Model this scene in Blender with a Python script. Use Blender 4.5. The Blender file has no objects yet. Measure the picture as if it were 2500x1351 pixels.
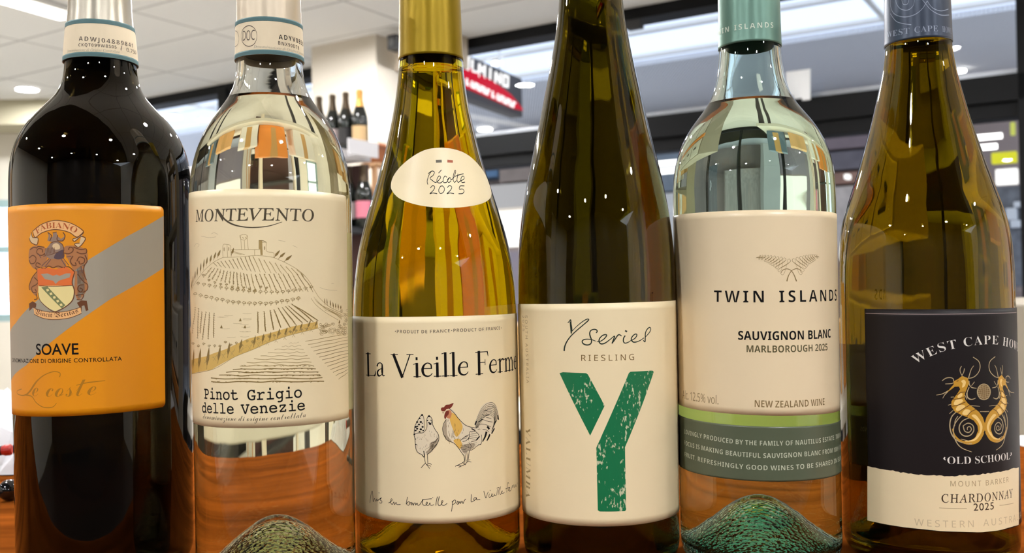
import bpy, bmesh, math, random, os
import numpy as np
from mathutils import Vector, Matrix, geometry

C = bpy.context.scene.collection
R = math.radians
random.seed(7)

# ------------------------------------------------------------------ camera, world, exposure
FPX, PITCH, ROLL = 2350.0, R(0.626), R(-1.03)
CAM_Z = 1.09
cam = bpy.data.cameras.new('camera')
cam.sensor_width = 36.0
cam.lens = FPX / 2500 * 36.0
cam.clip_start, cam.clip_end = 0.02, 100
cam.dof.use_dof = True
cam.dof.focus_distance = 0.47
cam.dof.aperture_fstop = 16.0
camo = bpy.data.objects.new('camera', cam)
C.objects.link(camo)
_up0 = Vector((0, -math.sin(PITCH), math.cos(PITCH)))
_fw = Vector((0, math.cos(PITCH), math.sin(PITCH)))
_rt = Vector((math.cos(ROLL), 0, 0)) + math.sin(ROLL) * _up0
_up = Vector((-math.sin(ROLL), 0, 0)) + math.cos(ROLL) * _up0
_m = Matrix((_rt, _up, -_fw)).transposed().to_4x4()
_m.translation = (0, 0, CAM_Z)
camo.matrix_world = _m
bpy.context.scene.camera = camo

world = bpy.data.worlds.new('world')
bpy.context.scene.world = world
world.use_nodes = True
world.node_tree.nodes['Background'].inputs[0].default_value = (0.78, 0.87, 1.0, 1)
world.node_tree.nodes['Background'].inputs[1].default_value = 3.0
vs = bpy.context.scene.view_settings
vs.view_transform = 'Standard'
vs.look = 'None'
vs.gamma = 1.0
vs.use_curve_mapping = False
vs.exposure = 0.0
cy = bpy.context.scene.cycles
cy.caustics_reflective = False
cy.caustics_refractive = True
cy.max_bounces = 14
cy.diffuse_bounces = 3
cy.glossy_bounces = 4
cy.transmission_bounces = 14
cy.transparent_max_bounces = 12
cy.sample_clamp_indirect = 4.0
cy.blur_glossy = 0.5

DOWNLIGHT = 610.0      # brightness of the shop's downlights
SKYLIGHT = 1.5        # brightness of the arcade's skylight


def ray(x, y):
    """Direction, in the room, of what the photograph shows at pixel x, y."""
    a, b = (x - 1250) / FPX, -(y - 675.5) / FPX
    c, s = math.cos(ROLL), math.sin(ROLL)
    a, b = c * a - s * b, s * a + c * b
    return Vector((a, math.cos(PITCH) - math.sin(PITCH) * b, math.sin(PITCH) + math.cos(PITCH) * b))


CAM = Vector((0, 0, CAM_Z))


def at(x, y, depth):
    d = ray(x, y)
    return CAM + d * (depth / d.y)


def atz(x, y, z):
    d = ray(x, y)
    return CAM + d * ((z - CAM_Z) / d.z)


# ------------------------------------------------------------------ materials
MATS = {}


def lin(c):
    """sRGB 0-255 to linear"""
    o = []
    for v in c:
        v /= 255.0
        o.append(v / 12.92 if v <= 0.04045 else ((v + 0.055) / 1.055) ** 2.4)
    return (o[0], o[1], o[2], 1)


def mat(name, color, rough=0.5, metal=0.0, spec=0.5, noise=None, bump=0.0, emit=None, coat=0.0):
    """Principled material; color in sRGB; noise = (scale, amount) mottles the colour; bump = height of fine grain."""
    if name in MATS:
        return MATS[name]
    m = bpy.data.materials.new(name)
    m.use_nodes = True
    nt = m.node_tree
    p = nt.nodes['Principled BSDF']
    col = lin(color)
    p.inputs['Base Color'].default_value = col
    p.inputs['Roughness'].default_value = rough
    p.inputs['Metallic'].default_value = metal
    p.inputs['Specular IOR Level'].default_value = spec
    p.inputs['Coat Weight'].default_value = coat
    if emit:
        p.inputs['Emission Color'].default_value = lin(emit[0])
        p.inputs['Emission Strength'].default_value = emit[1]
    if noise or bump:
        tc = nt.nodes.new('ShaderNodeTexCoord')
        n = nt.nodes.new('ShaderNodeTexNoise')
        n.inputs['Scale'].default_value = noise[0] if noise else 400
        n.inputs['Detail'].default_value = 4
        nt.links.new(tc.outputs['Object'], n.inputs['Vector'])
        if noise:
            mx = nt.nodes.new('ShaderNodeMix')
            mx.data_type = 'RGBA'
            k = noise[1]
            mx.inputs['A'].default_value = tuple(v * (1 - k) for v in col[:3]) + (1,)
            mx.inputs['B'].default_value = tuple(min(1, v * (1 + k)) for v in col[:3]) + (1,)
            nt.links.new(n.outputs['Fac'], mx.inputs['Factor'])
            nt.links.new(mx.outputs['Result'], p.inputs['Base Color'])
        if bump:
            b = nt.nodes.new('ShaderNodeBump')
            b.inputs['Strength'].default_value = 0.6
            b.inputs['Distance'].default_value = bump
            nt.links.new(n.outputs['Fac'], b.inputs['Height'])
            nt.links.new(b.outputs['Normal'], p.inputs['Normal'])
    MATS[name] = m
    return m


def emitter(name, color, strength):
    if name in MATS:
        return MATS[name]
    m = bpy.data.materials.new(name)
    m.use_nodes = True
    nt = m.node_tree
    nt.nodes.clear()
    e = nt.nodes.new('ShaderNodeEmission')
    e.inputs[0].default_value = lin(color)
    e.inputs[1].default_value = strength
    o = nt.nodes.new('ShaderNodeOutputMaterial')
    nt.links.new(e.outputs[0], o.inputs[0])
    MATS[name] = m
    return m


def glass(name, tint, ior=1.5, bump=0.0, bscale=60, stretch=0.15, stipple=False):
    """Clear dielectric: refraction tinted by the glass colour, untinted surface reflection by Fresnel."""
    if name in MATS:
        return MATS[name]
    m = bpy.data.materials.new(name)
    m.use_nodes = True
    nt = m.node_tree
    nt.nodes.clear()
    o = nt.nodes.new('ShaderNodeOutputMaterial')
    rf = nt.nodes.new('ShaderNodeBsdfRefraction')
    rf.inputs['Color'].default_value = tuple(tint) + (1,)
    rf.inputs['Roughness'].default_value = 0.0
    rf.inputs['IOR'].default_value = ior
    gl = nt.nodes.new('ShaderNodeBsdfGlossy')
    gl.inputs['Roughness'].default_value = 0.0
    gl.inputs['Color'].default_value = (1, 1, 1, 1)
    fr = nt.nodes.new('ShaderNodeFresnel')
    fr.inputs['IOR'].default_value = ior
    mx = nt.nodes.new('ShaderNodeMixShader')
    nt.links.new(fr.outputs[0], mx.inputs[0])
    nt.links.new(rf.outputs[0], mx.inputs[1])
    nt.links.new(gl.outputs[0], mx.inputs[2])
    nt.links.new(mx.outputs[0], o.inputs[0])
    if bump:
        tc = nt.nodes.new('ShaderNodeTexCoord')
        mp = nt.nodes.new('ShaderNodeMapping')
        mp.inputs['Scale'].default_value = (1, 1, stretch)
        nt.links.new(tc.outputs['Object'], mp.inputs['Vector'])
        if stipple:
            n = nt.nodes.new('ShaderNodeTexVoronoi')
            out = n.outputs['Distance']
        else:
            n = nt.nodes.new('ShaderNodeTexNoise')
            n.inputs['Detail'].default_value = 2
            out = n.outputs['Fac']
        n.inputs['Scale'].default_value = bscale
        nt.links.new(mp.outputs['Vector'], n.inputs['Vector'])
        b = nt.nodes.new('ShaderNodeBump')
        b.inputs['Strength'].default_value = 1.0
        b.inputs['Distance'].default_value = bump
        nt.links.new(out, b.inputs['Height'])
        for q in (rf, gl, fr):
            nt.links.new(b.outputs['Normal'], q.inputs['Normal'])
    MATS[name] = m
    return m


# ------------------------------------------------------------------ object helpers
def tag(o, label, cat, group=None):
    o['label'] = label
    o['category'] = cat
    if group:
        o['group'] = group
    return o


def thing(name, label, cat, loc=(0, 0, 0), rotz=0.0, group=None):
    o = bpy.data.objects.new(name, None)
    o.empty_display_size = 0.02
    C.objects.link(o)
    o.location = loc
    o.rotation_euler = (0, 0, rotz)
    return tag(o, label, cat, group)


def obj(name, bm, mats, parent=None, smooth=False, recalc=True):
    """Link a bmesh as ONE mesh object. With a parent its vertices are read in the parent's own frame."""
    me = bpy.data.meshes.new(name)
    if recalc:
        bmesh.ops.recalc_face_normals(bm, faces=bm.faces[:])
    if smooth:
        for f in bm.faces:
            f.smooth = True
    bm.to_mesh(me)
    bm.free()
    if not isinstance(mats, (list, tuple)):
        mats = [mats]
    for m in mats:
        me.materials.append(m)
    o = bpy.data.objects.new(name, me)
    C.objects.link(o)
    if parent:
        o.parent = parent
    return o


def struct(name, bm, m, parent=None):
    o = obj(name, bm, m, parent)
    if not parent:
        o['kind'] = 'structure'
    return o


def box(bm, lo, hi, M=None, mi=0, bevel=0.0):
    v = []
    for z in (lo[2], hi[2]):
        for y in (lo[1], hi[1]):
            for x in (lo[0], hi[0]):
                p = Vector((x, y, z))
                v.append(bm.verts.new(M @ p if M else p))
    fs = []
    for q in ((0, 1, 3, 2), (4, 6, 7, 5), (0, 4, 5, 1), (2, 3, 7, 6), (0, 2, 6, 4), (1, 5, 7, 3)):
        f = bm.faces.new([v[i] for i in q])
        f.material_index = mi
        fs.append(f)
    if bevel:
        es = list({e for f in fs for e in f.edges})
        bmesh.ops.bevel(bm, geom=es, offset=bevel, segments=2, affect='EDGES', profile=0.5)
    return bm


def lathe(bm, prof, seg=48, mi=0, mis=None):
    """Revolve a list of (radius, height); radius 0 makes a pole."""
    rings = []
    for r, z in prof:
        if r <= 1e-7:
            rings.append([bm.verts.new((0, 0, z))])
        else:
            rings.append([bm.verts.new((r * math.cos(2 * math.pi * k / seg), r * math.sin(2 * math.pi * k / seg), z)) for k in range(seg)])
    for i in range(len(rings) - 1):
        a, b = rings[i], rings[i + 1]
        m_ = mis[i] if mis else mi
        if len(a) == 1 and len(b) == 1:
            continue
        for k in range(seg):
            k2 = (k + 1) % seg
            if len(a) == 1:
                f = bm.faces.new((a[0], b[k], b[k2]))
            elif len(b) == 1:
                f = bm.faces.new((a[k], b[0], a[k2]))
            else:
                f = bm.faces.new((a[k], b[k], b[k2], a[k2]))
            f.material_index = m_
    return bm


def tube(bm, pts, r, seg=10, mi=0):
    """Round bar through points, capped."""
    pts = [Vector(p) for p in pts]
    rs = r if isinstance(r, (list, tuple)) else [r] * len(pts)
    rings = []
    ref = Vector((0, 0, 1))
    for i, p in enumerate(pts):
        t = (pts[min(i + 1, len(pts) - 1)] - pts[max(i - 1, 0)]).normalized()
        u = t.cross(ref)
        if u.length < 1e-3:
            u = t.cross(Vector((1, 0, 0)))
        u.normalize()
        w = t.cross(u)
        rings.append([bm.verts.new(p + rs[i] * (u * math.cos(2 * math.pi * k / seg) + w * math.sin(2 * math.pi * k / seg))) for k in range(seg)])
    for a, b in zip(rings, rings[1:]):
        for k in range(seg):
            f = bm.faces.new((a[k], a[(k + 1) % seg], b[(k + 1) % seg], b[k]))
            f.material_index = mi
    for q in (rings[0], rings[-1]):
        bm.faces.new(q).material_index = mi
    return bm


BM = bmesh.new
# ------------------------------------------------------------------ the room
# The window wall runs obliquely: t along it (towards the right of the picture), n outwards into the arcade
P0 = Vector((-0.35, 6.82, 0))
TD, ND = Vector((0.846, -0.533, 0)), Vector((0.533, 0.846, 0))
WM = Matrix(((TD.x, ND.x, 0, P0.x), (TD.y, ND.y, 0, P0.y), (0, 0, 1, 0), (0, 0, 0, 1)))   # (t, n, z) -> room
CEIL = CAM_Z + 1.75
T0, T1 = -3.85, 5.75


def W(t, n, z):
    return WM @ Vector((t, n, z))


m_wall = mat('painted plaster', (226, 220, 208), 0.9, noise=(3, 0.03))
m_frame = mat('black window metal', (16, 17, 19), 0.5, spec=0.12)
m_white = mat('white paint', (236, 234, 230), 0.6)
m_dark = mat('charcoal', (40, 40, 42), 0.6)

# floor: stone, and an unseen rear part darkened for the bottles' reflections
mf = mat('stone floor', (208, 202, 192), 0.4, noise=(6, 0.1))
bm = BM(); box(bm, (-5.3, 0.9, -0.1), (5.0, 9.6, 0.0)); struct('floor', bm, mf)
bm = BM(); box(bm, (-5.3, -4.2, -0.1), (5.0, 0.9, 0.0)); struct('floor_rear', bm, mat('reflection darkening floor', (58, 44, 36), .5, noise=(6, .25)))

# ceiling: mineral tiles in a T-bar grid that follows the window wall
mc = bpy.data.materials.new('ceiling tiles'); mc.use_nodes = True
nt = mc.node_tree; pb = nt.nodes['Principled BSDF']; pb.inputs['Roughness'].default_value = 0.95
tc = nt.nodes.new('ShaderNodeTexCoord'); br = nt.nodes.new('ShaderNodeTexBrick')
br.offset = 0.0; br.squash = 1.0
br.inputs['Scale'].default_value = 1.0
br.inputs['Brick Width'].default_value = 1.2; br.inputs['Row Height'].default_value = 0.6
br.inputs['Mortar Size'].default_value = 0.012; br.inputs['Mortar Smooth'].default_value = 0.1
br.inputs['Color1'].default_value = lin((246, 246, 244)); br.inputs['Color2'].default_value = lin((242, 242, 240))
br.inputs['Mortar'].default_value = lin((200, 200, 198))
nt.links.new(tc.outputs['Object'], br.inputs['Vector']); nt.links.new(br.outputs['Color'], pb.inputs['Base Color'])
bm = BM(); box(bm, (-9, -5.6, 0), (9, 0.0, 0.1))
cd = BM(); box(cd, (-9, -13, 0), (9, -5.6, 0.1)); cd = struct('ceiling_rear', cd, mat('reflection darkening charcoal', (58, 54, 50), .9)); cd.matrix_world = WM @ Matrix.Translation((0, 0, CEIL))  # unseen rear ceiling, made dark to cut fill and darken bottle reflections
ce = struct('ceiling', bm, mc); ce.matrix_world = WM @ Matrix.Translation((0, 0, CEIL))

bm = BM(); box(bm, (-5.3, -4.2, 0), (-5.15, 9.2, CEIL)); struct('wall_left', bm, m_wall)
bm = BM(); box(bm, (4.5, -4.2, 0), (4.65, 3.75, CEIL)); struct('wall_right', bm, m_wall)
bm = BM(); box(bm, (-5.3, -4.35, 0), (4.65, -4.2, CEIL)); struct('wall_back', bm, mat('dark panelling', (52, 44, 38), 0.6, noise=(4, 0.25)))
# end wall beside the window wall, with a bulkhead and a bright daylight window low in it
WX, WY = -3.75, 9.05
bm = BM(); box(bm, (-5.15, WY, 2.0), (WX, WY + 0.12, CEIL)); box(bm, (-5.15, WY, 0), (WX, WY + 0.12, 0.85)); box(bm, (-4.3, WY, 0.85), (WX, WY + 0.12, 2.0))
struct('wall_far', bm, m_wall)
bm = BM(); box(bm, (-5.15, WY - 0.5, CEIL - 0.22), (WX - 0.1, WY, CEIL)); struct('trim_1', bm, mat('olive bulkhead', (168, 162, 140), 0.9))

# glazed wall onto the arcade: head beam, transom, mullions and panes
wnd = bpy.data.objects.new('window_1', None); C.objects.link(wnd); wnd['kind'] = 'structure'; wnd.matrix_world = WM
TZ0, TZ1 = CAM_Z + 0.83, CAM_Z + 1.05
bm = BM(); box(bm, (T0, -0.04, CEIL - 0.075), (T1, 0.14, CEIL), bevel=0.004); obj('head_beam', bm, m_frame, wnd)
bm = BM(); box(bm, (T0, -0.05, TZ0 + 0.08), (T1, 0.16, TZ1), bevel=0.004); box(bm, (T0, -0.02, TZ0), (T1, 0.13, TZ0 + 0.08), bevel=0.004); obj('transom', bm, m_frame, wnd)
bm = BM(); box(bm, (T0, -0.005, TZ1 - 0.005), (T1, 0.10, TZ1 + 0.03)); obj('bead', bm, mat('silver bead', (150, 154, 160), 0.35, metal=0.6), wnd)
bm = BM(); box(bm, (T0, -0.03, 0.0), (T1, 0.14, 0.12)); obj('sill', bm, m_frame, wnd)
mull = (-3.8, -2.40, -0.64, 3.57, 5.68)
for t in mull:
    bm = BM(); box(bm, (t - 0.055, -0.05, 0.0), (t + 0.055, 0.14, CEIL - 0.04), bevel=0.004); obj('mullion', bm, m_frame, wnd)
for t in (1.05, 2.45):
    bm = BM(); box(bm, (t - 0.03, -0.04, 0.0), (t + 0.03, 0.12, TZ0 + 0.02), bevel=0.003); obj('mullion', bm, m_frame, wnd)
mp = bpy.data.materials.new('window glass'); mp.use_nodes = True; nt = mp.node_tree; nt.nodes.clear()
o_ = nt.nodes.new('ShaderNodeOutputMaterial'); tr = nt.nodes.new('ShaderNodeBsdfTransparent'); gl = nt.nodes.new('ShaderNodeBsdfGlossy'); gl.inputs['Roughness'].default_value = 0.0
lw = nt.nodes.new('ShaderNodeFresnel'); lw.inputs['IOR'].default_value = 1.5; mx = nt.nodes.new('ShaderNodeMixShader')
tr.inputs[0].default_value = (0.96, 0.98, 1.0, 1)
nt.links.new(lw.outputs[0], mx.inputs[0]); nt.links.new(tr.outputs[0], mx.inputs[1]); nt.links.new(gl.outputs[0], mx.inputs[2]); nt.links.new(mx.outputs[0], o_.inputs[0])
for a, b in zip(mull, mull[1:]):
    for z0, z1 in ((0.12, TZ0), (TZ1, CEIL - 0.075)):
        bm = BM(); bm.faces.new([bm.verts.new(v) for v in ((a, 0.05, z0), (b, 0.05, z0), (b, 0.05, z1), (a, 0.05, z1))]); obj('pane', bm, mp, wnd)

# the white column before the window wall, and the bulkhead beside it
bm = BM(); box(bm, (-0.94, -0.5, 0), (-0.34, -0.06, CEIL), WM); struct('wall_column', bm, mat('column paint', (216, 208, 194), 0.9))
bm = BM(); box(bm, (-0.338, -0.3, CEIL - 0.22), (0.12, -0.06, CEIL - 0.001), WM); struct('trim_2', bm, mat('beige bulkhead', (196, 182, 162), 0.9))
# low daylight window in the end wall
wn2 = bpy.data.objects.new('window_2', None); C.objects.link(wn2); wn2['kind'] = 'structure'
bm = BM()
for a in ((-5.15, 0.85, -5.08, 2.0), (-4.37, 0.85, -4.3, 2.0), (-5.15, 0.85, -4.3, 0.92), (-5.15, 1.93, -4.3, 2.0), (-5.15, 1.50, -4.3, 1.56)):
    box(bm, (a[0], WY, a[1]), (a[2], WY + 0.1, a[3]))
obj('frame', bm, mat('pale teal frame', (150, 178, 182), 0.5), wn2)
bm = BM(); bm.faces.new([bm.verts.new(v) for v in ((-5.1, WY + .06, .9), (-4.3, WY + .06, .9), (-4.3, WY + .06, 1.95), (-5.1, WY + .06, 1.95))]); obj('pane', bm, mp, wn2)

# ------------------------------------------------------------------ the arcade beyond the glass
AZ = CAM_Z + 2.6
bm = BM(); box(bm, (-14, 0.14, -0.1), (10, 8.2, 0.0), WM); struct('floor_arcade', bm, mat('arcade tiles', (222, 222, 222), 0.3, noise=(2, .1)))
bm = BM(); box(bm, (-14, 4.9, AZ), (10, 8.3, AZ + 0.12), WM)
ma = mat('grey soffit', (232, 234, 240), 0.6)
nt = ma.node_tree; tc = nt.nodes.new('ShaderNodeTexCoord'); wv = nt.nodes.new('ShaderNodeTexWave'); wv.inputs['Scale'].default_value = 9; wv.bands_direction = 'X'
bp = nt.nodes.new('ShaderNodeBump'); bp.inputs['Distance'].default_value = 0.03; bp.inputs['Strength'].default_value = .8
nt.links.new(tc.outputs['Object'], wv.inputs['Vector']); nt.links.new(wv.outputs['Fac'], bp.inputs['Height']); nt.links.new(bp.outputs['Normal'], nt.nodes['Principled BSDF'].inputs['Normal'])
sf = struct('ceiling_arcade', bm, ma)
bm = BM(); box(bm, (-14, 0.14, AZ), (10, 0.5, AZ + 0.12), WM); struct('ceiling_edge', bm, ma)
# skylight: luminous panels between white ribs
sk = bpy.data.objects.new('window_3', None); C.objects.link(sk); sk['kind'] = 'structure'; sk.matrix_world = WM
bm = BM(); bm.faces.new([bm.verts.new(v) for v in ((-14, 0.5, AZ + .06), (10, 0.5, AZ + .06), (10, 4.9, AZ + .06), (-14, 4.9, AZ + .06))]); obj('pane', bm, emitter('skylight', (218, 232, 255), SKYLIGHT), sk)
for n in (0.6, 2.3, 3.6, 4.6):
    bm = BM(); box(bm, (-14, n - .04, AZ + .01), (10, n + .04, AZ + .05)); obj('rib', bm, m_white, sk)
for t in range(-13, 10, 3):
    bm = BM(); box(bm, (t - .03, .5, AZ + .02), (t + .03, 4.9, AZ + .05)); obj('rib', bm, m_white, sk)
bm = BM(); box(bm, (-14, 8.2, 0), (10, 8.35, AZ + 0.4), WM); struct('wall_arcade', bm, mat('mauve render', (150, 134, 130), 0.8, noise=(1.2, .15)))
# ------------------------------------------------------------------ lamps
m_ring = mat('white lamp ring', (238, 236, 230), 0.5)
warm = emitter('warm downlight', (252, 252, 252), DOWNLIGHT)


def downlight(loc, label, group, rad=0.085, m=warm):
    t = thing('ceiling_downlight', label, 'ceiling light', loc, 0, group)
    bm = BM(); lathe(bm, [(rad, 0.0), (rad + .012, 0.0), (rad + .012, -.012), (rad, -.012), (rad, 0.0)], 24); obj('ring', bm, m_ring, t, True)
    bm = BM(); lathe(bm, [(0, -.004), (rad, -.004), (rad, -.001), (0, -.001)], 24); obj('lens', bm, m, t)
    return t


first = atz(66, 216, CEIL)
downlight(first - Vector((0, 0, .001)), 'round downlight in the tiled ceiling, alone beside the dark bottle\'s neck', 'downlights in the shop ceiling')
for i in range(-1, 5):
    for j in range(-1, 6):
        p = Vector((-3.6 + 2.25 * i, -3.2 + 2.2 * j, CEIL - .001))
        rel = p - P0
        if rel.dot(ND) > -0.5 or abs(p.x) > 4.2 or p.y < -4 or (p - first).length < 1.2:
            continue
        q = ray(1250, 675)
        a = p.x / max(p.y, .01); e = (CEIL - CAM_Z) / max(p.y, .01)
        if p.y > 0 and abs(a) < .56 and e < .32:
            continue
        downlight(p, 'round warm downlight set in the tiled ceiling out over the shop floor', 'downlights in the shop ceiling')

for x, y, lab in ((668, 8, 'round downlight in the ceiling hidden behind the pinot grigio bottle\'s neck'), (245, 60, 'round downlight in the ceiling hidden behind the dark bottle\'s neck'), (1050, 10, 'added round ceiling downlight, unseen behind the yellow capsule')):  # extra unseen lamps, added to brighten the column and the ceiling near it
    downlight(atz(x, y, CEIL - .001), lab, 'downlights in the shop ceiling')
# batten light near the dark bottle: white tray and glowing tube
A_, B_ = atz(146, 31, CEIL), atz(30, -3, CEIL)
t = thing('batten_light', 'bright white batten light on the ceiling above the dark bottle', 'ceiling light', A_ - Vector((0, 0, .004)), math.atan2((B_ - A_).y, (B_ - A_).x))
bm = BM(); box(bm, (-.03, -.03, -.03), (1.5, .17, 0), bevel=.004); obj('tray', bm, m_white, t)
bm = BM(); box(bm, (0, 0, -.045), (1.46, .14, -.031), bevel=.004); obj('diffuser', bm, emitter('white tube', (255, 250, 240), 7.0), t)

# lamps out in the arcade, hung from the skylight ribs
cool = emitter('cool downlight', (255, 250, 240), 18.0)
for x, y, dia, lab in ((421, 288, 42, 'bright round lamp beyond the glass between the dark bottle and the pinot grigio bottle'),
                       (1184, 318, 34, 'bright round lamp beyond the glass just under the hanging sign'),
                       (1214, 157, 25, 'small bright lamp beyond the glass just above the hanging sign'),
                       (2342, 176, 30, 'bright lamp beyond the glass beside the chardonnay bottle\'s neck')):
    p = atz(x, y, AZ - .04)
    t = thing('arcade_lamp', lab, 'ceiling light', p, 0, 'round lamps in the arcade')
    r_ = dia / 2 / FPX * p.y
    bm = BM(); lathe(bm, [(0, 0.0), (r_, 0), (r_, .02), (0, .02)], 24); obj('lens', bm, cool, t)
    bm = BM(); lathe(bm, [(0, .021), (r_ * 1.05, .021), (r_ * .8, .06), (0, .06)], 24); obj('housing', bm, m_white, t, True)

# ------------------------------------------------------------------ hanging sign outside the glass
m_sign = mat('sign black', (44, 44, 50), 0.4)
m_red = emitter('sign red', (222, 30, 60), 0.95)
m_lit = emitter('sign white', (255, 252, 250), 1.5)


def atn(x, y, n):
    """where a pixel's ray meets the plane n metres outside the window wall; returns (t, z)"""
    d = ray(x, y)
    k = (n - (CAM - P0).dot(ND)) / d.dot(ND)
    p = CAM + d * k
    return (p - P0).dot(TD), p.z


def atline(x, y, t):
    d = ray(x, y)
    k = (t - (CAM - P0).dot(TD)) / d.dot(TD)
    p = CAM + d * k
    return (p - P0).dot(ND), p.z


D0 = CAM + ray(1275, 240) * (9.0 / ray(1275, 240).y)
SU = Vector((0.436, 0.90, 0)).normalized()
SN = Vector((SU.y, -SU.x, 0))


def sgn(x, y):
    """pixel -> (along the sign, height) on the sign's face"""
    d = ray(x, y)
    k = (D0 - CAM).dot(SN) / d.dot(SN)
    p = CAM + d * k
    return (p - D0).dot(SU), p.z - D0.z


t = thing('hanging_sign', 'dark hanging shop sign with white letters over a red swoosh, beyond the glass', 'sign', D0)
SM = Matrix(((SU.x, SN.x, 0), (SU.y, SN.y, 0), (0, 0, 1))).to_4x4()
st, sb = sgn(1275, 193)[1], sgn(1275, 286)[1]
bm = BM(); box(bm, (-1.9, -.12, sb), (0, 0, st), SM, bevel=.004); obj('board', bm, m_sign, t)


def flat(bm, pts, yoff, th, mi=0):
    """thin plate on the sign's face"""
    a = [bm.verts.new(SM @ Vector((u, yoff, v))) for u, v in pts]
    b = [bm.verts.new(SM @ Vector((u, yoff + th, v))) for u, v in pts]
    n = len(pts)
    bm.faces.new(a).material_index = mi
    bm.faces.new(b).material_index = mi
    for i in range(n):
        bm.faces.new((a[i], a[(i + 1) % n], b[(i + 1) % n], b[i])).material_index = mi


sw = [sgn(*p) for p in ((1275, 270), (1262, 252), (1245, 232), (1225, 216), (1200, 199), (1170, 182), (1140, 164), (1110, 150), (1080, 142), (1040, 138), (1040, 165), (1080, 188), (1115, 207), (1140, 217), (1180, 234), (1220, 252), (1255, 266))]
bm = BM(); flat(bm, sw, .002, .012); obj('swoosh', bm, m_red, t)
lines = [((1133, 135, 1128, 166), (1128, 166, 1140, 170), (1140, 170, 1142, 140), (1142, 140, 1133, 135)),
         ((1151, 148, 1150, 174), (1150, 174, 1161, 177)),
         ((1166, 186, 1168, 158), (1168, 158, 1174, 174), (1174, 174, 1181, 162), (1181, 162, 1180, 189)),
         ((1195, 168, 1194, 193),),
         ((1207, 202, 1208, 178), (1208, 178, 1219, 203), (1219, 203, 1220, 181)),
         ((1228, 184, 1227, 209), (1227, 209, 1237, 212), (1237, 212, 1238, 188), (1238, 188, 1228, 184))]


def seg(bm, x0, y0, x1, y1, w, yo):
    a, b = Vector(sgn(x0, y0)), Vector(sgn(x1, y1))
    d = (b - a).normalized(); q = Vector((-d.y, d.x)) * w; a -= d * w; b += d * w
    flat(bm, [a + q, a - q, b - q, b + q], yo, .012)


for g in lines:
    bm = BM()
    for k, q in enumerate(g):
        seg(bm, *q, .0085, .004 + k * .0004)
    obj('letter', bm, m_lit, t)
# second, much smaller row of lettering on the red band
x = 1134
for wd in (1, 0, 6, 0, 1, 0, 6):
    if wd == 0:
        x += 5
        continue
    bm = BM()
    for k in range(wd):
        y = 195 + (x - 1134) * 0.485
        seg(bm, x, y, x, y + 11, .008, .016)
        seg(bm, x, y + (0 if k % 2 else 11), x + 4.2, y + (2 if k % 2 else 13), .007, .0163)
        x += 7.6
    obj('lettering', bm, m_lit, t)
for u in (-.35, -1.5):
    bm = BM(); p = SM @ Vector((u, -.06, st)); tube(bm, [p, p + Vector((0, 0, CAM_Z + 2.6 - D0.z - st))], .012)
    obj('hanger', bm, m_white, t)

# ------------------------------------------------------------------ small things by the window
a = at(1919, 176, 5.62); b = at(1978, 168, 5.42); c = at(1978, 243, 5.42); d = at(1919, 250, 5.62)
bm = BM()
off = Vector((.004, .007, 0))
vv = [bm.verts.new(p) for p in (a, b, c, d)] + [bm.verts.new(p + off) for p in (a, b, c, d)]
for q in ((0, 1, 2, 3), (7, 6, 5, 4), (0, 4, 5, 1), (1, 5, 6, 2), (2, 6, 7, 3), (3, 7, 4, 0)):
    bm.faces.new([vv[i] for i in q])
tag(obj('notice_card', bm, mat('white card', (246, 248, 250), 0.6, emit=None)), 'white card standing on the transom beside the sauvignon blanc bottle\'s neck', 'card')
p = at(1550, 62, 6.0)
bm = BM(); box(bm, (-.05, -.03, -.025), (.05, .03, .03), bevel=.006); s_ = obj('sensor_box', bm, m_dark); s_.location = p; s_.rotation_euler = (0, 0, -.56)
tag(s_, 'small black sensor box under the window\'s head beam', 'sensor')
p = at(966, 106, 6.45)
t = thing('wall_speaker', 'small black speaker on the beige bulkhead beside the yellow capsule', 'speaker', p, -.56)
bm = BM(); box(bm, (-.035, -.05, -.05), (.045, .05, .05), bevel=.006); obj('cabinet', bm, m_dark, t)
bm = BM(); lathe(bm, [(0, 0), (.026, 0), (.026, .006), (0, .006)], 16); c_ = obj('cone', bm, mat('speaker cone', (70, 70, 70), .5), t); c_.rotation_euler = (R(90), 0, 0); c_.location = (0, -.05, 0)
bm = BM(); tube(bm, [(0, .05, .02), (0, .12, .06)], .008); obj('bracket', bm, m_dark, t)

# ------------------------------------------------------------------ shelf unit with sparkling wine
m_shelf = mat('white shelf', (230, 228, 232), 0.5)
m_upr = mat('cream upright', (226, 214, 196), 0.6)
t = thing('shelf_unit', 'white wall shelf unit carrying the row of sparkling wine bottles', 'shelf')
t.matrix_world = WM @ Matrix.Translation((0, 0, 0))
sz = CAM_Z + .664
bm = BM(); box(bm, (-.55, -2.2, sz - .042), (.865, -1.985, sz), bevel=.003); obj('top_shelf', bm, m_shelf, t)
for z in (.3, .84, 1.36):
    bm = BM(); box(bm, (-.5, -2.135, z), (.86, -1.987, z + .03), bevel=.003); obj('shelf', bm, m_dark, t)
for a in (-.52, .70):
    bm = BM(); box(bm, (a - .03, -2.2, 0), (a + .07, -2.14, sz - .043), bevel=.003); obj('upright', bm, m_upr, t)
bm = BM(); box(bm, (.906, -2.2, sz - .03), (.914, -1.985, sz + .045), bevel=.003); box(bm, (.8655, -2.15, sz - .03), (.9065, -2.03, sz - .014)); obj('end_rail', bm, m_shelf, t)
bm = BM(); box(bm, (-.5, -1.9845, .05), (.84, -1.972, sz - .05)); obj('back_panel', bm, mat('wine red back panel', (74, 44, 42), .7), t)

m_sparkg = glass('sparkling bottle glass', (.35, .42, .3))
m_sparkg = mat('dark green bottle', (20, 24, 20), 0.08, spec=.6)


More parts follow.
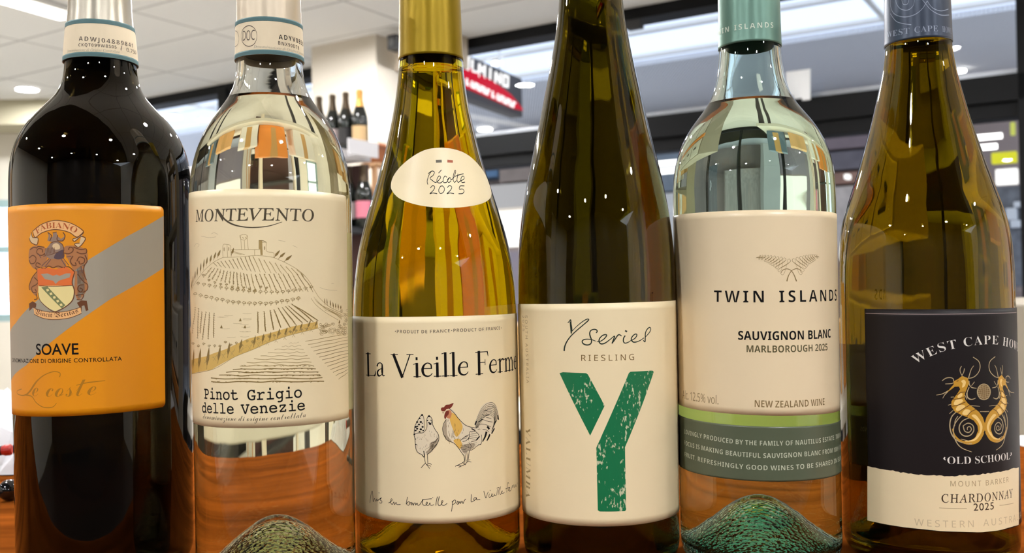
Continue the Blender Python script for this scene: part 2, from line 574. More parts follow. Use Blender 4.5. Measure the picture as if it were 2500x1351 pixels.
def spark(loc, label, foil, lab, group='sparkling wine bottles on the shelf'):
    t = thing('sparkling_wine_bottle', label, 'wine bottle', loc, 0, group)
    pr = [(0, .012), (.03, 0), (.038, 0), (.043, .006), (.043, .15), (.041, .172), (.034, .195), (.024, .222), (.0175, .25), (.0165, .262)]
    bm = BM(); lathe(bm, pr + [(0, .262)], 40); obj('body', bm, m_sparkg, t, True)
    bm = BM(); lathe(bm, [(.0248, .221), (.0185, .25), (.0165, .275), (.0185, .29), (.0175, .303), (.010, .306), (0, .306)], 32); obj('foil', bm, foil, t, True)
    bm = BM(); S_ = 20
    for k in range(S_):
        a0, a1 = R(-90 - 62 + 124 * k / S_), R(-90 - 62 + 124 * (k + 1) / S_)
        bm.faces.new([bm.verts.new((.0435 * math.cos(a), .0435 * math.sin(a), z)) for a, z in ((a0, .045), (a1, .045), (a1, .125), (a0, .125))])
    obj('label', bm, lab, t)
    return t


f_dark = mat('dark bronze foil', (72, 58, 40), .4, metal=.5)
f_gold = mat('gold foil', (214, 158, 82), .35, metal=.6)
l_red = mat('dull red label', (96, 60, 54), .6); l_pink = mat('pale pink label', (206, 188, 186), .6); l_tan = mat('tan label', (214, 180, 132), .6); l_blk = mat('black label', (36, 34, 36), .5)
for x, y, Y, nm, foil, lb in ((882, 217, 4.80, 'sparkling wine bottle with gold foil and tan label, at the shelf end', f_gold, l_tan),
                              (848, 221.5, 4.845, 'dark sparkling wine bottle next to the gold foiled one', f_dark, l_blk),
                              (816, 226.6, 4.89, 'dark sparkling wine bottle with pale pink label, third from the gold foiled one', f_dark, l_pink),
                              (783, 233, 4.95, 'dark sparkling wine bottle half behind the pinot grigio bottle\'s shoulder', f_dark, l_red)):
    tt, zz_ = atn(x, y, -2.043); p = W(tt - .012, -2.043, sz + .001)
    q_ = spark(p, nm, foil, lb); q_.scale = (.92, .92, .985)
# bottles lying lower in the same unit, only slivers of them show
for k, (x, Y, z, lb, nm) in enumerate(((851, 4.733, 1.4105, l_pink, 'dark wine bottle with pale pink label on the second shelf, beside the cream upright'),
                                       (889, 4.69, 1.4105, mat('rose pink label', (208, 120, 140), .6), 'wine bottle with rose pink label on the second shelf end'),
                                       (849, 4.74, .8805, mat('blush label', (206, 160, 150), .6), 'dark wine bottle with blush label on the third shelf, beside the upright'),
                                       (887, 4.69, .8805, mat('white label', (232, 226, 220), .6), 'dark wine bottle with white label on the third shelf end'))):
    tt, zz_ = atn(x, 500, -2.035); p = W(tt, -2.035, z - .02 if z > 1 else z - .01)
    spark(p, nm, f_dark, lb, 'bottles on the lower shelves')
# brown leather case on a pale trestle by the column
p = at(914, 400, 5.6)
t = thing('leather_case', 'tan leather case with rounded lid, beyond the shelf of sparkling wine', 'case', (p.x, p.y, 0), -.5)
zc = p.z
bm = BM(); box(bm, (-.055, -.06, zc), (.055, .06, zc + .12), bevel=.015); obj('case_body', bm, mat('tan leather', (158, 92, 48), .5, noise=(30, .15)), t)
bm = BM(); box(bm, (-.057, -.062, zc + .085), (.057, .062, zc + .093), bevel=.002); obj('strap', bm, mat('brown strap', (110, 60, 34), .5), t)
t = thing('trestle_stand', 'pale wooden trestle stand carrying the tan leather case', 'stand', (p.x, p.y, 0), -.5)
for sx, sy in ((-1, -1), (1, -1), (-1, 1), (1, 1)):
    bm = BM(); tube(bm, [(sx * .03, sy * .03, zc - .022), (sx * .14, sy * .12, 0)], .012, 8); obj('leg', bm, mat('pale beech', (206, 160, 116), .5), t)
bm = BM(); box(bm, (-.06, -.06, zc - .02), (.06, .06, zc - .0005), bevel=.004); obj('top', bm, mat('pale beech', (206, 160, 116), .5), t)

# ------------------------------------------------------------------ shop fronts across the arcade


def front(name, cat, label, x0, y0, x1, y1, n, depth, m, group=None, bevel=.01, base=False):
    ta, z1 = atn(x0, y0, n); tb, _ = atn(x1, y0, n); _, z0 = atn((x0 + x1) / 2, y1, n); _, z1 = atn((x0 + x1) / 2, y0, n)
    bm = BM(); box(bm, (min(ta, tb), n, 0 if base else z0), (max(ta, tb), n + depth, z1), WM, bevel=bevel)
    return tag(obj(name, bm, m), label, cat, group)


front('fascia_board', 'sign', 'blue fascia board across the arcade under the hanging sign', 1060, 384, 1214, 438, 7.5, .5, mat('blue board', (62, 104, 140), .6))
front('fascia_board', 'sign', 'brown grey fascia board across the arcade beside the blue one', 1218, 372, 1496, 434, 7.5, .5, mat('brown grey board', (134, 118, 108), .7, noise=(6, .25)))
front('fascia_board', 'sign', 'mauve fascia board across the arcade between the sauvignon blanc and chardonnay bottles', 1706, 314, 2210, 372, 7.5, .5, mat('mauve board', (128, 112, 116), .7, noise=(5, .2)))
front('shop_display', 'shop display', 'beige lit display wall across the arcade, between the yellow capped and green letter bottles', 1060, 446, 1496, 506, 7.5, .5, mat('beige display', (206, 196, 184), .7))
front('light_box', 'light box', 'glowing white light box across the arcade between two olive bottles', 1060, 512, 1496, 600, 7.5, .3, emitter('light box', (255, 252, 246), 1.6))
front('shop_counter', 'counter', 'grey mauve shop counter below the glowing white light box', 1060, 612, 1496, 668, 6.6, .6, mat('grey mauve counter', (140, 124, 128), .6), base=True)
front('shop_display', 'shop display', 'dark grey display wall across the arcade beside the chardonnay bottle\'s shoulder', 1706, 378, 2210, 422, 7.5, .5, mat('dark grey display', (104, 98, 104), .7, noise=(8, .3)))
front('shop_display', 'shop display', 'brown display shelf with mottled goods across the arcade', 1706, 428, 2210, 456, 7.5, .5, mat('brown goods', (140, 106, 92), .7, noise=(14, .5)))
front('shop_display', 'shop display', 'pale mottled display of goods beside the chardonnay bottle\'s lower shoulder', 1706, 462, 2210, 640, 7.5, .5, mat('pale goods', (186, 174, 166), .7, noise=(9, .45)))
front('wall_lamp', 'lamp', 'small white lamp over the brown display across the arcade', 2060, 425, 2072, 437, 7.3, .15, emitter('light box', (255, 252, 246), 1.6))
for y, lb in ((394, 'upper'), (413, 'lower')):
    front('tube_light', 'light', lb + ' of two white tube lights seen beside the green letter bottle', 1570, y, 1652, y + 11, 6.8, .06, emitter('tube', (255, 252, 246), 4.0), 'tube lights by the green letter bottle', .004)
for y, x1, lb in ((331, 2446, 'upper'), (356, 2434, 'lower')):
    front('tube_light', 'light', lb + ' of two white tube lights above the yellow sign', 2300, y, x1, y + 12, 6.2, .06, emitter('tube', (255, 252, 246), 4.0), 'tube lights above the yellow sign', .004)
front('yellow_sign', 'sign', 'yellow box sign across the arcade above the white screen', 2420, 371, 2482, 398, 6.2, .1, emitter('yellow sign', (228, 226, 60), 1.0))
front('white_screen', 'screen', 'glowing white screen below the yellow sign', 2430, 412, 2484, 450, 6.2, .1, emitter('light box', (255, 252, 246), 1.6))
front('pendant_lamp', 'lamp', 'yellow green pendant lamp hanging above the yellow sign', 2466, 298, 2478, 330, 5.9, .06, emitter('lime lamp', (214, 220, 110), .9))
front('shop_display', 'shop display', 'grey shop shelving with pale goods below the white screen', 2330, 456, 2560, 700, 6.9, .5, mat('grey goods', (96, 98, 104), .6, noise=(11, .8)))
for x, y, w_, h_, lb in ((2474, 492, 24, 14, 'pale box on the grey shelving, just under the white screen'), (2455, 508, 26, 30, 'tall grey white box on the grey shelving below the white screen'), (2466, 538, 26, 18, 'pale box on the grey shelving, lower than the tall grey white box')):
    front('goods_box', 'box', lb, x, y, x + w_, y + h_, 6.7, .19, mat('pale box', (196, 198, 202), .6), 'boxes on the grey shelving')
front('kiosk', 'kiosk', 'slate blue kiosk across the arcade between the green letter and sauvignon blanc bottles', 1500, 350, 1702, 470, 7.5, .5, mat('slate blue front', (110, 122, 134), .6, noise=(4, .2)))
front('shop_counter', 'counter', 'pale counter across the arcade behind the green letter bottle', 1500, 474, 1702, 700, 6.6, .6, mat('pale counter', (200, 196, 190), .6), base=True)
# ------------------------------------------------------------------ the table and what else stands on it
TZ = CAM_Z - 0.140
mt = bpy.data.materials.new('varnished timber'); mt.use_nodes = True; nt = mt.node_tree; pb = nt.nodes['Principled BSDF']
tc = nt.nodes.new('ShaderNodeTexCoord'); mpg = nt.nodes.new('ShaderNodeMapping'); mpg.inputs['Scale'].default_value = (1.2, 14, 14)
nz = nt.nodes.new('ShaderNodeTexNoise'); nz.inputs['Scale'].default_value = 3; nz.inputs['Detail'].default_value = 6; nz.inputs['Distortion'].default_value = .6
cr = nt.nodes.new('ShaderNodeValToRGB'); cr.color_ramp.elements[0].position = .35; cr.color_ramp.elements[0].color = lin((92, 46, 14)); cr.color_ramp.elements[1].position = .68; cr.color_ramp.elements[1].color = lin((138, 72, 24))
for a, b in ((tc.outputs['Object'], mpg.inputs['Vector']), (mpg.outputs['Vector'], nz.inputs['Vector']), (nz.outputs['Fac'], cr.inputs[0]), (cr.outputs[0], pb.inputs['Base Color'])):
    nt.links.new(a, b)
pb.inputs['Roughness'].default_value = 0.32
pb.inputs['Specular IOR Level'].default_value = 0.0
pb.inputs['Coat Weight'].default_value = 0.0; pb.inputs['Coat Roughness'].default_value = 0.1
tb = thing('tasting_table', 'varnished orange brown timber table carrying the six wine bottles', 'table', (0, 0, 0))
bm = BM(); box(bm, (-1.0, 0.36, TZ - .035), (1.1, .86, TZ), bevel=.003); obj('tabletop', bm, mt, tb)
bm = BM(); box(bm, (-.9, .42, TZ - .11), (1.0, .80, TZ - .0355)); obj('apron', bm, m_dark, tb)
for x, y in ((-.92, .42), (1.02, .42), (-.92, .8), (1.02, .8)):
    bm = BM(); box(bm, (x - .03, y - .03, 0), (x + .03, y + .03, TZ - .036), bevel=.004); obj('leg', bm, m_dark, tb)

# ------------------------------------------------------------------ bottle surfaces
FPXD = FPX


class Surf:
    """Surface of revolution of one bottle: measured outline, and the way from a photograph pixel to a place on it."""

    def __init__(s, x, y, rad, rows, top, heel=.011):
        s.x, s.y = x, y
        pts = []
        for py, xl, xr in rows:
            r_, z_ = 0, 0
            for px_, sg in ((xl, -1), (xr, 1)):
                d = ray(px_, py)
                n = math.hypot(d.x, d.y)
                m_ = (d.x * x + d.y * y) / n
                r_ += sg * (d.x * y - d.y * x) / n / 2
                z_ += m_ / n * d.z / 2
            pts.append((z_ + CAM_Z - TZ, r_))
        pts = sorted(pts + top)
        pts = [p for p in pts if p[0] > heel + .004]
        pts = [(heel, rad), (heel + .02, rad)] + [p for p in pts if p[0] > heel + .03]
        zs = np.array([p[0] for p in pts]); rs = np.array([p[1] for p in pts])
        zz = np.linspace(heel, zs[-1], 260)
        rr = np.interp(zz, zs, rs)
        k = np.exp(-0.5 * (np.arange(-14, 15) / 4.5) ** 2); k /= k.sum()
        pad = np.pad(rr, 14, mode='edge')
        s.zz, s.rr = zz, np.convolve(pad, k, 'valid')
        s.rad = rad

    def r(s, z):
        return float(np.interp(z, s.zz, s.rr))

    def hit(s, px_, py, eps=0.0):
        """pixel -> (angle, height above the table) on the surface (the silhouette when the ray misses)"""
        d = ray(px_, py)
        n = math.hypot(d.x, d.y)
        ux, uy = d.x / n, d.y / n
        m_ = ux * s.x + uy * s.y
        perp = ux * s.y - uy * s.x
        z = CAM_Z - TZ + m_ / n * d.z
        for _ in range(12):
            rr = s.r(z) + eps
            q = math.sqrt(max(rr * rr - perp * perp, 0.0))
            t_ = m_ - q
            z = CAM_Z - TZ + t_ / n * d.z
        hx, hy = ux * t_ - s.x, uy * t_ - s.y
        return math.atan2(hx, -hy), z

    def uv(s, px_, py):
        a, z = s.hit(px_, py, .0002)
        return Vector((a * s.rad, z))

    def xyz(s, u, v, eps):
        a = u / s.rad
        r_ = s.r(v) + eps
        return Vector((r_ * math.sin(a), -r_ * math.cos(a), v))


SEG = 128


def bottle(name, label, surf, mg, mw, wall=.0033, fill=None, lip=None, punt=.028, heel=.011, base_mat=None):
    """Empty at the bottle's foot, with its glass and its wine."""
    t = thing(name, label, 'wine bottle', (surf.x, surf.y, TZ), 0, 'wine bottles on the table')
    rad = surf.rad
    hs = [(rad - .006 * (1 - math.sin(a)) , heel * (1 - math.cos(a)) ) for a in np.linspace(0.12, math.pi / 2, 7)]
    bell = lambda k: .5 * (1 + math.cos(math.pi * k)) * .6 + .4 * math.sqrt(max(1 - k * k, 0))
    pu = [((rad - .0075) * k, .0005 + punt * bell(k)) for k in np.linspace(0, 1, 18)]
    outer = [(r_, z_) for r_, z_ in pu] + [(rad - .0062, 0.0)] + hs
    nb = len(outer) - 1
    zt = surf.zz[-1]
    step = 130
    out2 = [(surf.r(z), z) for z in np.linspace(heel + .001, zt, step)]
    rt = out2[-1][0]
    inner = [(surf.r(z) - wall, z) for z in np.linspace(zt, heel + .006, step)]
    ri = rad - wall
    inb = [(ri - .005 * (1 - math.cos(a)), heel + .006 - .009 * math.sin(a)) for a in np.linspace(.15, math.pi / 2, 6)]
    ip = [((ri - .0055) * k, .0042 + punt * bell(k)) for k in np.linspace(.97, 0, 16)]
    prof = outer + out2 + [(rt - wall * .5, zt + .001)] + inner + inb + ip
    bm = BM()
    lathe(bm, prof, SEG, mis=[1 if i < nb - 2 else 0 for i in range(len(prof))] if base_mat else None)
    obj('glass_body', bm, [mg, base_mat] if base_mat else mg, t, True)
    if fill:
        e = .0003
        zf = fill
        wi = [(surf.r(z) - wall + e, z) for z in np.linspace(heel + .006, zf, step)]
        wb = [(r_ + e, z_ - e) for r_, z_ in reversed(inb)]
        wp = [(r_, z_ - e) for r_, z_ in reversed(ip)]
        bm = BM(); lathe(bm, wp + wb + wi + [((surf.r(zf) - wall) * .9, zf - .0006), (0, zf - .0006)], SEG)
        obj('wine', bm, mw, t, True)
    return t


def sleeve(name, surf, z0, z1, eps, m, parent, th=.0003, top_cap=False, n=40, seg=96, ends=True):
    """close-fitting tube round the neck"""
    zs = np.linspace(z0, z1, n)
    pr = [(surf.r(z) + eps, z) for z in zs]
    pr2 = [(surf.r(z) + eps - th, z) for z in zs[::-1]]
    bm = BM()
    if top_cap:
        rt = pr[-1][0]
        pr += [(rt - .0004, z1 + .0006), (rt - .002, z1 + .001), (0, z1 + .001)]
        lathe(bm, pr2[::-1][:1] + pr, seg)
    else:
        lathe(bm, pr + pr2 + pr[:1], seg)
    return obj(name, bm, m, parent, True)


B = {}
B[1] = Surf(-.2124, .5009, .0426, [(145, 163, 340), (200, 159, 342), (222, 151, 346), (240, 138, 353), (259, 108, 369), (278, 81, 391), (296, 64, 409), (333, 37, 436), (370, 22, 452), (407, 15, 460), (444, 13, 462), (520, 14, 463)],
            [(.300, .0148), (.262, .0172), (.288, .0150)])
B[2] = Surf(-.1161, .4676, .0375, [(145, 579, 739), (170, 579, 741), (210, 575, 745), (230, 569, 750), (250, 553, 764), (275, 527, 782), (300, 506, 801), (333, 486, 819), (370, 473, 835), (407, 465, 847), (444, 462, 855), (490, 460, 858)],
            [(.300, .0146), (.262, .0152), (.288, .0147)])
B[3] = Surf(-.0402, .5001, .0422, [(140, 975, 1129), (173, 973, 1131), (212, 970, 1137), (250, 966, 1143), (289, 959, 1151), (327, 951, 1160), (366, 942, 1170), (404, 931, 1181), (443, 920, 1193), (481, 909, 1205), (512, 900, 1217), (563, 884, 1232), (626, 870, 1247), (690, 864, 1257), (753, 862, 1262)],
            [(.305, .0150), (.28, .0158)])
B[4] = Surf(.0435, .4984, .0401, [(0, 1370, 1525), (55, 1366, 1532), (110, 1358, 1543), (164, 1347, 1553), (219, 1337, 1567), (274, 1326, 1580), (329, 1314, 1592), (384, 1301, 1606), (438, 1289, 1618), (493, 1279, 1630), (548, 1272, 1640), (603, 1267, 1646), (658, 1266, 1650), (740, 1265, 1651)],
            [(.345, .0146), (.315, .0150)])
B[5] = Surf(.1241, .4928, .0400, [(130, 1755, 1906), (168, 1753, 1913), (208, 1747, 1920), (232, 1740, 1927), (256, 1730, 1940), (280, 1708, 1964), (300, 1691, 1985), (320, 1678, 2000), (340, 1668, 2012), (360, 1658, 2021), (400, 1647, 2033), (440, 1642, 2040), (490, 1643, 2042)],
            [(.300, .0148), (.275, .0151)])
B[6] = Surf(.2123, .4969, .0421, [(118, 2159, 2322), (141, 2156, 2327), (169, 2153, 2331), (197, 2147, 2339), (225, 2141, 2346), (253, 2134, 2354), (281, 2127, 2362), (310, 2120, 2371), (338, 2111, 2381), (366, 2104, 2391), (394, 2096, 2401), (422, 2088, 2412), (450, 2080, 2424), (478, 2072, 2435), (506, 2062, 2447), (535, 2055, 2458), (563, 2050, 2467), (619, 2046, 2477), (675, 2046, 2481), (753, 2047, 2484)],
            [(.300, .0150), (.278, .0156)])

g_black = glass('near black bottle glass', (.24, .21, .13), bump=.0003, bscale=60)
g_clear = glass('clear bottle glass', (.985, .99, .975), bump=.00032, bscale=50)
g_teal = glass('pale green bottle glass', (.93, .98, .955), bump=.00032, bscale=50)
g_olive = glass('golden olive bottle glass', (.85, .78, .25), bump=.0003, bscale=60)
g_deep = glass('deep olive bottle glass', (.52, .48, .17), bump=.0003, bscale=60)
g_gold = glass('brown olive bottle glass', (.69, .62, .21), bump=.0003, bscale=60)
gb_clear = glass('pressed green white glass base', (.86, .95, .74), bump=.0009, bscale=550, stretch=1, stipple=True)
gb_teal = glass('pressed teal glass base', (.50, .94, .84), bump=.0009, bscale=550, stretch=1, stipple=True)
w_straw = glass('straw wine', (.975, .955, .84), ior=1.34)
w_pale = glass('pale wine', (.975, .975, .90), ior=1.34)
w_gold = glass('golden wine', (.96, .92, .72), ior=1.34)


def zpx(k, x, y):
    return B[k].hit(x, y)[1]


b1 = bottle('wine_bottle', 'near black wine bottle with an orange and grey crest label', B[1], g_black, w_gold, fill=zpx(1, 250, 195))
b2 = bottle('wine_bottle', 'clear wine bottle whose cream label shows a drawn vineyard hill', B[2], g_clear, w_straw, fill=zpx(2, 660, 226), base_mat=gb_clear, punt=.030)
b3 = bottle('wine_bottle', 'golden olive wine bottle with yellow capsule and two hens on its label', B[3], g_olive, w_gold, fill=zpx(3, 1052, 150))
b4 = bottle('wine_bottle', 'slim tall olive wine bottle with a big green letter on its label', B[4], g_deep, w_gold, fill=.300)
b5 = bottle('wine_bottle', 'clear pale green wine bottle with green capsule and beige label over a green band', B[5], g_teal, w_pale, fill=zpx(5, 1835, 236), base_mat=gb_teal, punt=.030)
b6 = bottle('wine_bottle', 'brown olive wine bottle with navy capsule and black seahorse label', B[6], g_gold, w_gold, fill=zpx(6, 2240, 84))

m_silver = mat('silver beige foil', (188, 180, 164), .32, metal=.8)
m_champ = mat('champagne foil', (222, 206, 182), .36, metal=.4)
m_mustard = mat('mustard foil', (158, 130, 12), .34, metal=.5)
m_sage = mat('sage green cap', (116, 152, 138), .34, metal=.5)
m_navy = mat('navy cap', (66, 75, 92), .3, metal=.35)
m_band = mat('teal banded paper', (72, 106, 108), .6)
m_cream = mat('cream seal paper', (232, 214, 182), .6)
sleeve('capsule', B[1], zpx(1, 250, 128), .3008, .0004, m_silver, b1, top_cap=True)
sleeve('capsule', B[2], zpx(2, 660, 118), .3008, .0004, m_champ, b2, top_cap=True)
sleeve('capsule', B[3], zpx(3, 1050, 130), .3055, .0004, m_mustard, b3, top_cap=True)
sleeve('screw_cap', B[4], .292, .3455, .0005, mat('dark cap', (40, 44, 36), .4, metal=.3), b4, top_cap=True)
sleeve('capsule', B[5], zpx(5, 1830, 100.5), .3008, .0005, m_sage, b5, top_cap=True)
sleeve('capsule', B[6], zpx(6, 2250, 92), .3008, .0005, m_navy, b6, top_cap=True)
# ------------------------------------------------------------------ back labels: thin paper the light shines through
def thin_paper(name, color):
    m = bpy.data.materials.new(name); m.use_nodes = True; nt = m.node_tree; nt.nodes.clear()
    o = nt.nodes.new('ShaderNodeOutputMaterial'); d = nt.nodes.new('ShaderNodeBsdfDiffuse'); t = nt.nodes.new('ShaderNodeBsdfTranslucent'); mx = nt.nodes.new('ShaderNodeMixShader')
    d.inputs[0].default_value = lin(color); t.inputs[0].default_value = lin(color); mx.inputs[0].default_value = .6
    nt.links.new(d.outputs[0], mx.inputs[1]); nt.links.new(t.outputs[0], mx.inputs[2]); nt.links.new(mx.outputs[0], o.inputs[0])
    return m


m_back = thin_paper('back label paper', (238, 232, 196))
m_back2 = thin_paper('green back label paper', (206, 216, 120))


def back_label(k, parent, z0, z1, half, m):
    s = B[k]
    bm = BM(); n = 40
    rows = [[bm.verts.new(((s.r(z) + .0003) * math.sin(math.pi + a), -(s.r(z) + .0003) * math.cos(math.pi + a), z)) for a in np.linspace(-R(half), R(half), n)] for z in np.linspace(z0, z1, 8)]
    for a, b in zip(rows, rows[1:]):
        for i in range(n - 1):
            bm.faces.new((a[i], a[i + 1], b[i + 1], b[i]))
    return obj('back_label', bm, m, parent, True)


back_label(2, b2, .078, .17, 50, m_back)
back_label(5, b5, .050, .155, 72, m_back2)
back_label(3, b3, .03, .10, 45, m_back)
back_label(4, b4, .03, .11, 45, m_back)
back_label(6, b6, .03, .105, 62, thin_paper('dark back label paper', (40, 34, 34)))

# ------------------------------------------------------------------ small things at the end of the table
p = at(8, 1140, .80)
bm = BM()
n = 16
rnd0 = random.Random(11)
gv = [[bm.verts.new((p.x - .09 + .15 * i / n, p.y - .05 + .11 * j / n, TZ + .001 + max(0, .05 * math.sin(math.pi * i / n) * math.sin(math.pi * j / n)) + rnd0.uniform(0, .016) * (0 < i < n and 0 < j < n))) for j in range(n + 1)] for i in range(n + 1)]
lo = [[bm.verts.new((v.co.x, v.co.y, TZ + .0003)) for v in (r_[0], r_[-1])] for r_ in (gv[0], gv[-1])]
for i in range(n):
    for j in range(n):
        bm.faces.new((gv[i][j], gv[i + 1][j], gv[i + 1][j + 1], gv[i][j + 1]))
bm.verts.ensure_lookup_table()
for v in lo[0] + lo[1]:
    bm.verts.remove(v)
tag(obj('crumpled_wrapper', bm, mat('white tissue', (226, 226, 230), .5)), 'crumpled white wrapper lying on the table behind the dark bottle', 'wrapper')
t = thing('corkscrew', 'black corkscrew handle with a red end, lying on the white wrapper', 'corkscrew', at(19, 1099, .715))
t.rotation_euler = (0, R(-4), R(8))
bm = BM(); tube(bm, [(-.09, 0, 0), (-.004, 0, 0)], [.0034, .0036], 14); obj('handle', bm, mat('black plastic', (20, 18, 20), .3), t)
bm = BM(); tube(bm, [(-.0038, 0, 0), (-.0015, 0, 0), (.002, 0, 0), (.0032, 0, 0)], [.0034, .0042, .0042, .003], 14); obj('end_cap', bm, mat('red plastic', (188, 40, 30), .35), t)
bm = BM(); tube(bm, [(-.075, 0, -.003), (-.08, .004, -.0195)], .0018, 8); obj('lever', bm, mat('steel', (180, 182, 186), .25, metal=1), t)
bm = BM(); bmesh.ops.create_uvsphere(bm, u_segments=24, v_segments=16, radius=.0075)
for v in bm.verts:
    v.co.z *= .95
s_ = obj('glass_stopper', bm, mat('black glass', (16, 16, 18), .04, spec=.8), None, True)
q = at(23, 1184, .66); s_.location = (q.x, q.y, TZ + .0072)
tag(s_, 'small round black glass stopper on the table beside the dark bottle', 'stopper')
q0, q1 = atz(-160, 1262, TZ), atz(60, 1196, TZ)
bm = BM(); tube(bm, [Vector((a.x, a.y, TZ + .0026)) for a in (q0, q0.lerp(q1, .35) + Vector((0, .004, 0)), q0.lerp(q1, .7), q1)], .0025, 10)
tag(obj('black_cable', bm, mat('black plastic', (20, 18, 20), .3), None, True), 'black cable lying across the table end by the dark bottle', 'cable')

# ------------------------------------------------------------------ the shop behind the table, seen bent through the glass of the bottles
m_ply = mat('orange carton', (226, 140, 60), .5, noise=(5, .1))
m_rack = mat('grey oak', (122, 112, 90), .5, noise=(5, .2))
m_card = mat('cardboard', (206, 160, 104), .7, noise=(20, .06))
m_cab = mat('cream laminate', (232, 224, 208), .4)
t = thing('cream_cabinet', 'cream cabinet with a timber ledge beyond the table, beside the chardonnay bottle', 'cabinet')
bm = BM(); box(bm, (.70, 1.30, .10), (1.30, 1.72, 1.055), bevel=.004); obj('body', bm, mat('cabinet carcass', (150, 140, 124), .6), t)
for x_ in (.712, .862, 1.012, 1.162):
    f_ = obj('door', box(BM(), (x_, 1.285, .935), (x_ + .138, 1.2995, 1.045), bevel=.003), m_cab, t)
    obj('handle', box(BM(), (x_ + .05, 1.27, .985), (x_ + .09, 1.2848, .995), bevel=.002), m_dark, f_)
    f_ = obj('door', box(BM(), (x_, 1.285, .12), (x_ + .138, 1.2995, .885), bevel=.003), m_cab, t)
    obj('handle', box(BM(), (x_ + .115, 1.27, .60), (x_ + .125, 1.2848, .72), bevel=.002), m_dark, f_)
bm = BM(); box(bm, (.69, 1.27, .895), (1.31, 1.2995, .925), bevel=.003); obj('ledge', bm, m_ply, t)
bm = BM(); box(bm, (.72, 1.31, 0), (1.28, 1.70, .099)); obj('plinth', bm, m_dark, t)
bm = BM(); box(bm, (.42, .45, TZ + .0003), (1.06, .85, TZ + .0011)); tag(obj('paper_mat', bm, mat('white paper', (240, 238, 236), .25)), 'white paper mat on the table beside the chardonnay bottle', 'paper mat')


def rack(name, label, x0, x1, y0, y1, hs, items, rot=0):
    t = thing(name, label, 'shelf')
    for x in (x0, x1 - .03):
        bm = BM(); box(bm, (x, y0, 0), (x + .03, y1, hs[-1] + .03), bevel=.002); obj('side_panel', bm, m_rack, t)
    for h in hs:
        bm = BM(); box(bm, (x0 + .0305, y0, h), (x1 - .0305, y1, h + .03), bevel=.002); obj('shelf', bm, m_rack, t)
    return t


def carton(lo, hi, m, label, group):
    t = thing('carton', label, 'box', ((lo[0] + hi[0]) / 2, (lo[1] + hi[1]) / 2, lo[2]), 0, group)
    w, d, h = (hi[0] - lo[0]) / 2, (hi[1] - lo[1]) / 2, hi[2] - lo[2]
    bm = BM(); box(bm, (-w, -d, 0), (w, d, h), bevel=.004); obj('box_body', bm, m, t)
    bm = BM(); box(bm, (-.03, -d - .0006, h * .1), (.03, d + .0006, h + .0006)); obj('tape', bm, mat('packing tape', (190, 150, 96), .3), t)
    return t


rack('oak_rack', 'grey oak rack of cartons seen bent through the clear pinot grigio bottle', -3.0, -1.5, 1.9, 2.3, (.25, .75, 1.25, 1.75, 2.2), None)
rack('oak_rack', 'grey oak rack of cartons seen bent through the pale green bottle', 1.5, 3.0, 1.95, 2.35, (.25, .75, 1.25, 1.75, 2.2), None)
t = thing('display_table', 'cream display table beyond the wine bottles, seen through their glass', 'table')
bm = BM(); box(bm, (-1.15, 1.95, .80), (.45, 2.75, .84), bevel=.004); obj('tabletop', bm, m_cab, t)
for x, y in ((-1.1, 2.0), (.4, 2.0), (-1.1, 2.7), (.4, 2.7)):
    bm = BM(); box(bm, (x - .025, y - .025, 0), (x + .025, y + .025, .7995)); obj('leg', bm, m_dark, t)
m_w = mat('white carton', (238, 234, 226), .6)
m_slate = mat('slate carton', (84, 104, 120), .6)
k = 0
rc = random.Random(3)
for h in (.28, .78, 1.28, 1.78):
    for side in (-1, 1):
        x = -2.93 if side < 0 else 1.56
        y0 = 1.95 if side < 0 else 2.0
        for j in range(4):
            w = rc.uniform(.22, .32); hh = rc.uniform(.2, .38)
            m = (m_w, m_slate, m_card, m_w, m_slate, m_card, m_w)[(j * 2 + int(h * 4)) % 7]
            carton((x, y0, h + .0305 - .03), (x + w, y0 + .3, h + hh), m, ('white' if m is m_w else 'brown' if m is m_card else 'slate blue' if m is m_slate else 'orange') + ' carton on the oak rack, seen bent through the ' + ('pinot grigio' if side < 0 else 'pale green') + ' bottle', 'cartons on the ' + ('first' if side < 0 else 'second') + ' oak rack')
            x += w + .03
for x, y, w, hh, m, lb in ((-.72, 2.2, .30, .27, m_ply, 'orange carton on the display table, straight behind the pinot grigio bottle'), (-.40, 2.15, .2, .2, m_w, 'white carton on the display table next to the orange carton'),
                           (-1.1, 2.2, .28, .24, m_w, 'white carton at the display table\'s end behind the dark bottle'), (-.1, 2.2, .25, .16, m_card, 'low brown carton on the display table behind the slim bottle'), (.2, 2.25, .2, .22, m_slate, 'slate blue carton at the display table\'s end behind the slim bottle')):
    carton((x, y, .8405), (x + w, y + .25, .84 + hh), m, lb, 'cartons on the display table')
# ------------------------------------------------------------------ paper labels and what is printed on them
FD = bpy.utils.system_resource('DATAFILES', path='fonts')


def font(f):
    try:
        return bpy.data.fonts.load(os.path.join(FD, f))
    except Exception:
        return None


F_MATH = font('NotoSansMath-Regular.woff2')
ALPH = {'serifbold': (0x1D400, 0x1D41A, 0x1D7CE), 'italic': (0x1D434, 0x1D44E, None), 'script': (0x1D4D0, 0x1D4EA, None),
        'type': (0x1D670, 0x1D68A, 0x1D7F6), 'bold': (0x1D5D4, 0x1D5EE, 0x1D7EC), 'fraktur': (0x1D56C, 0x1D586, None)}


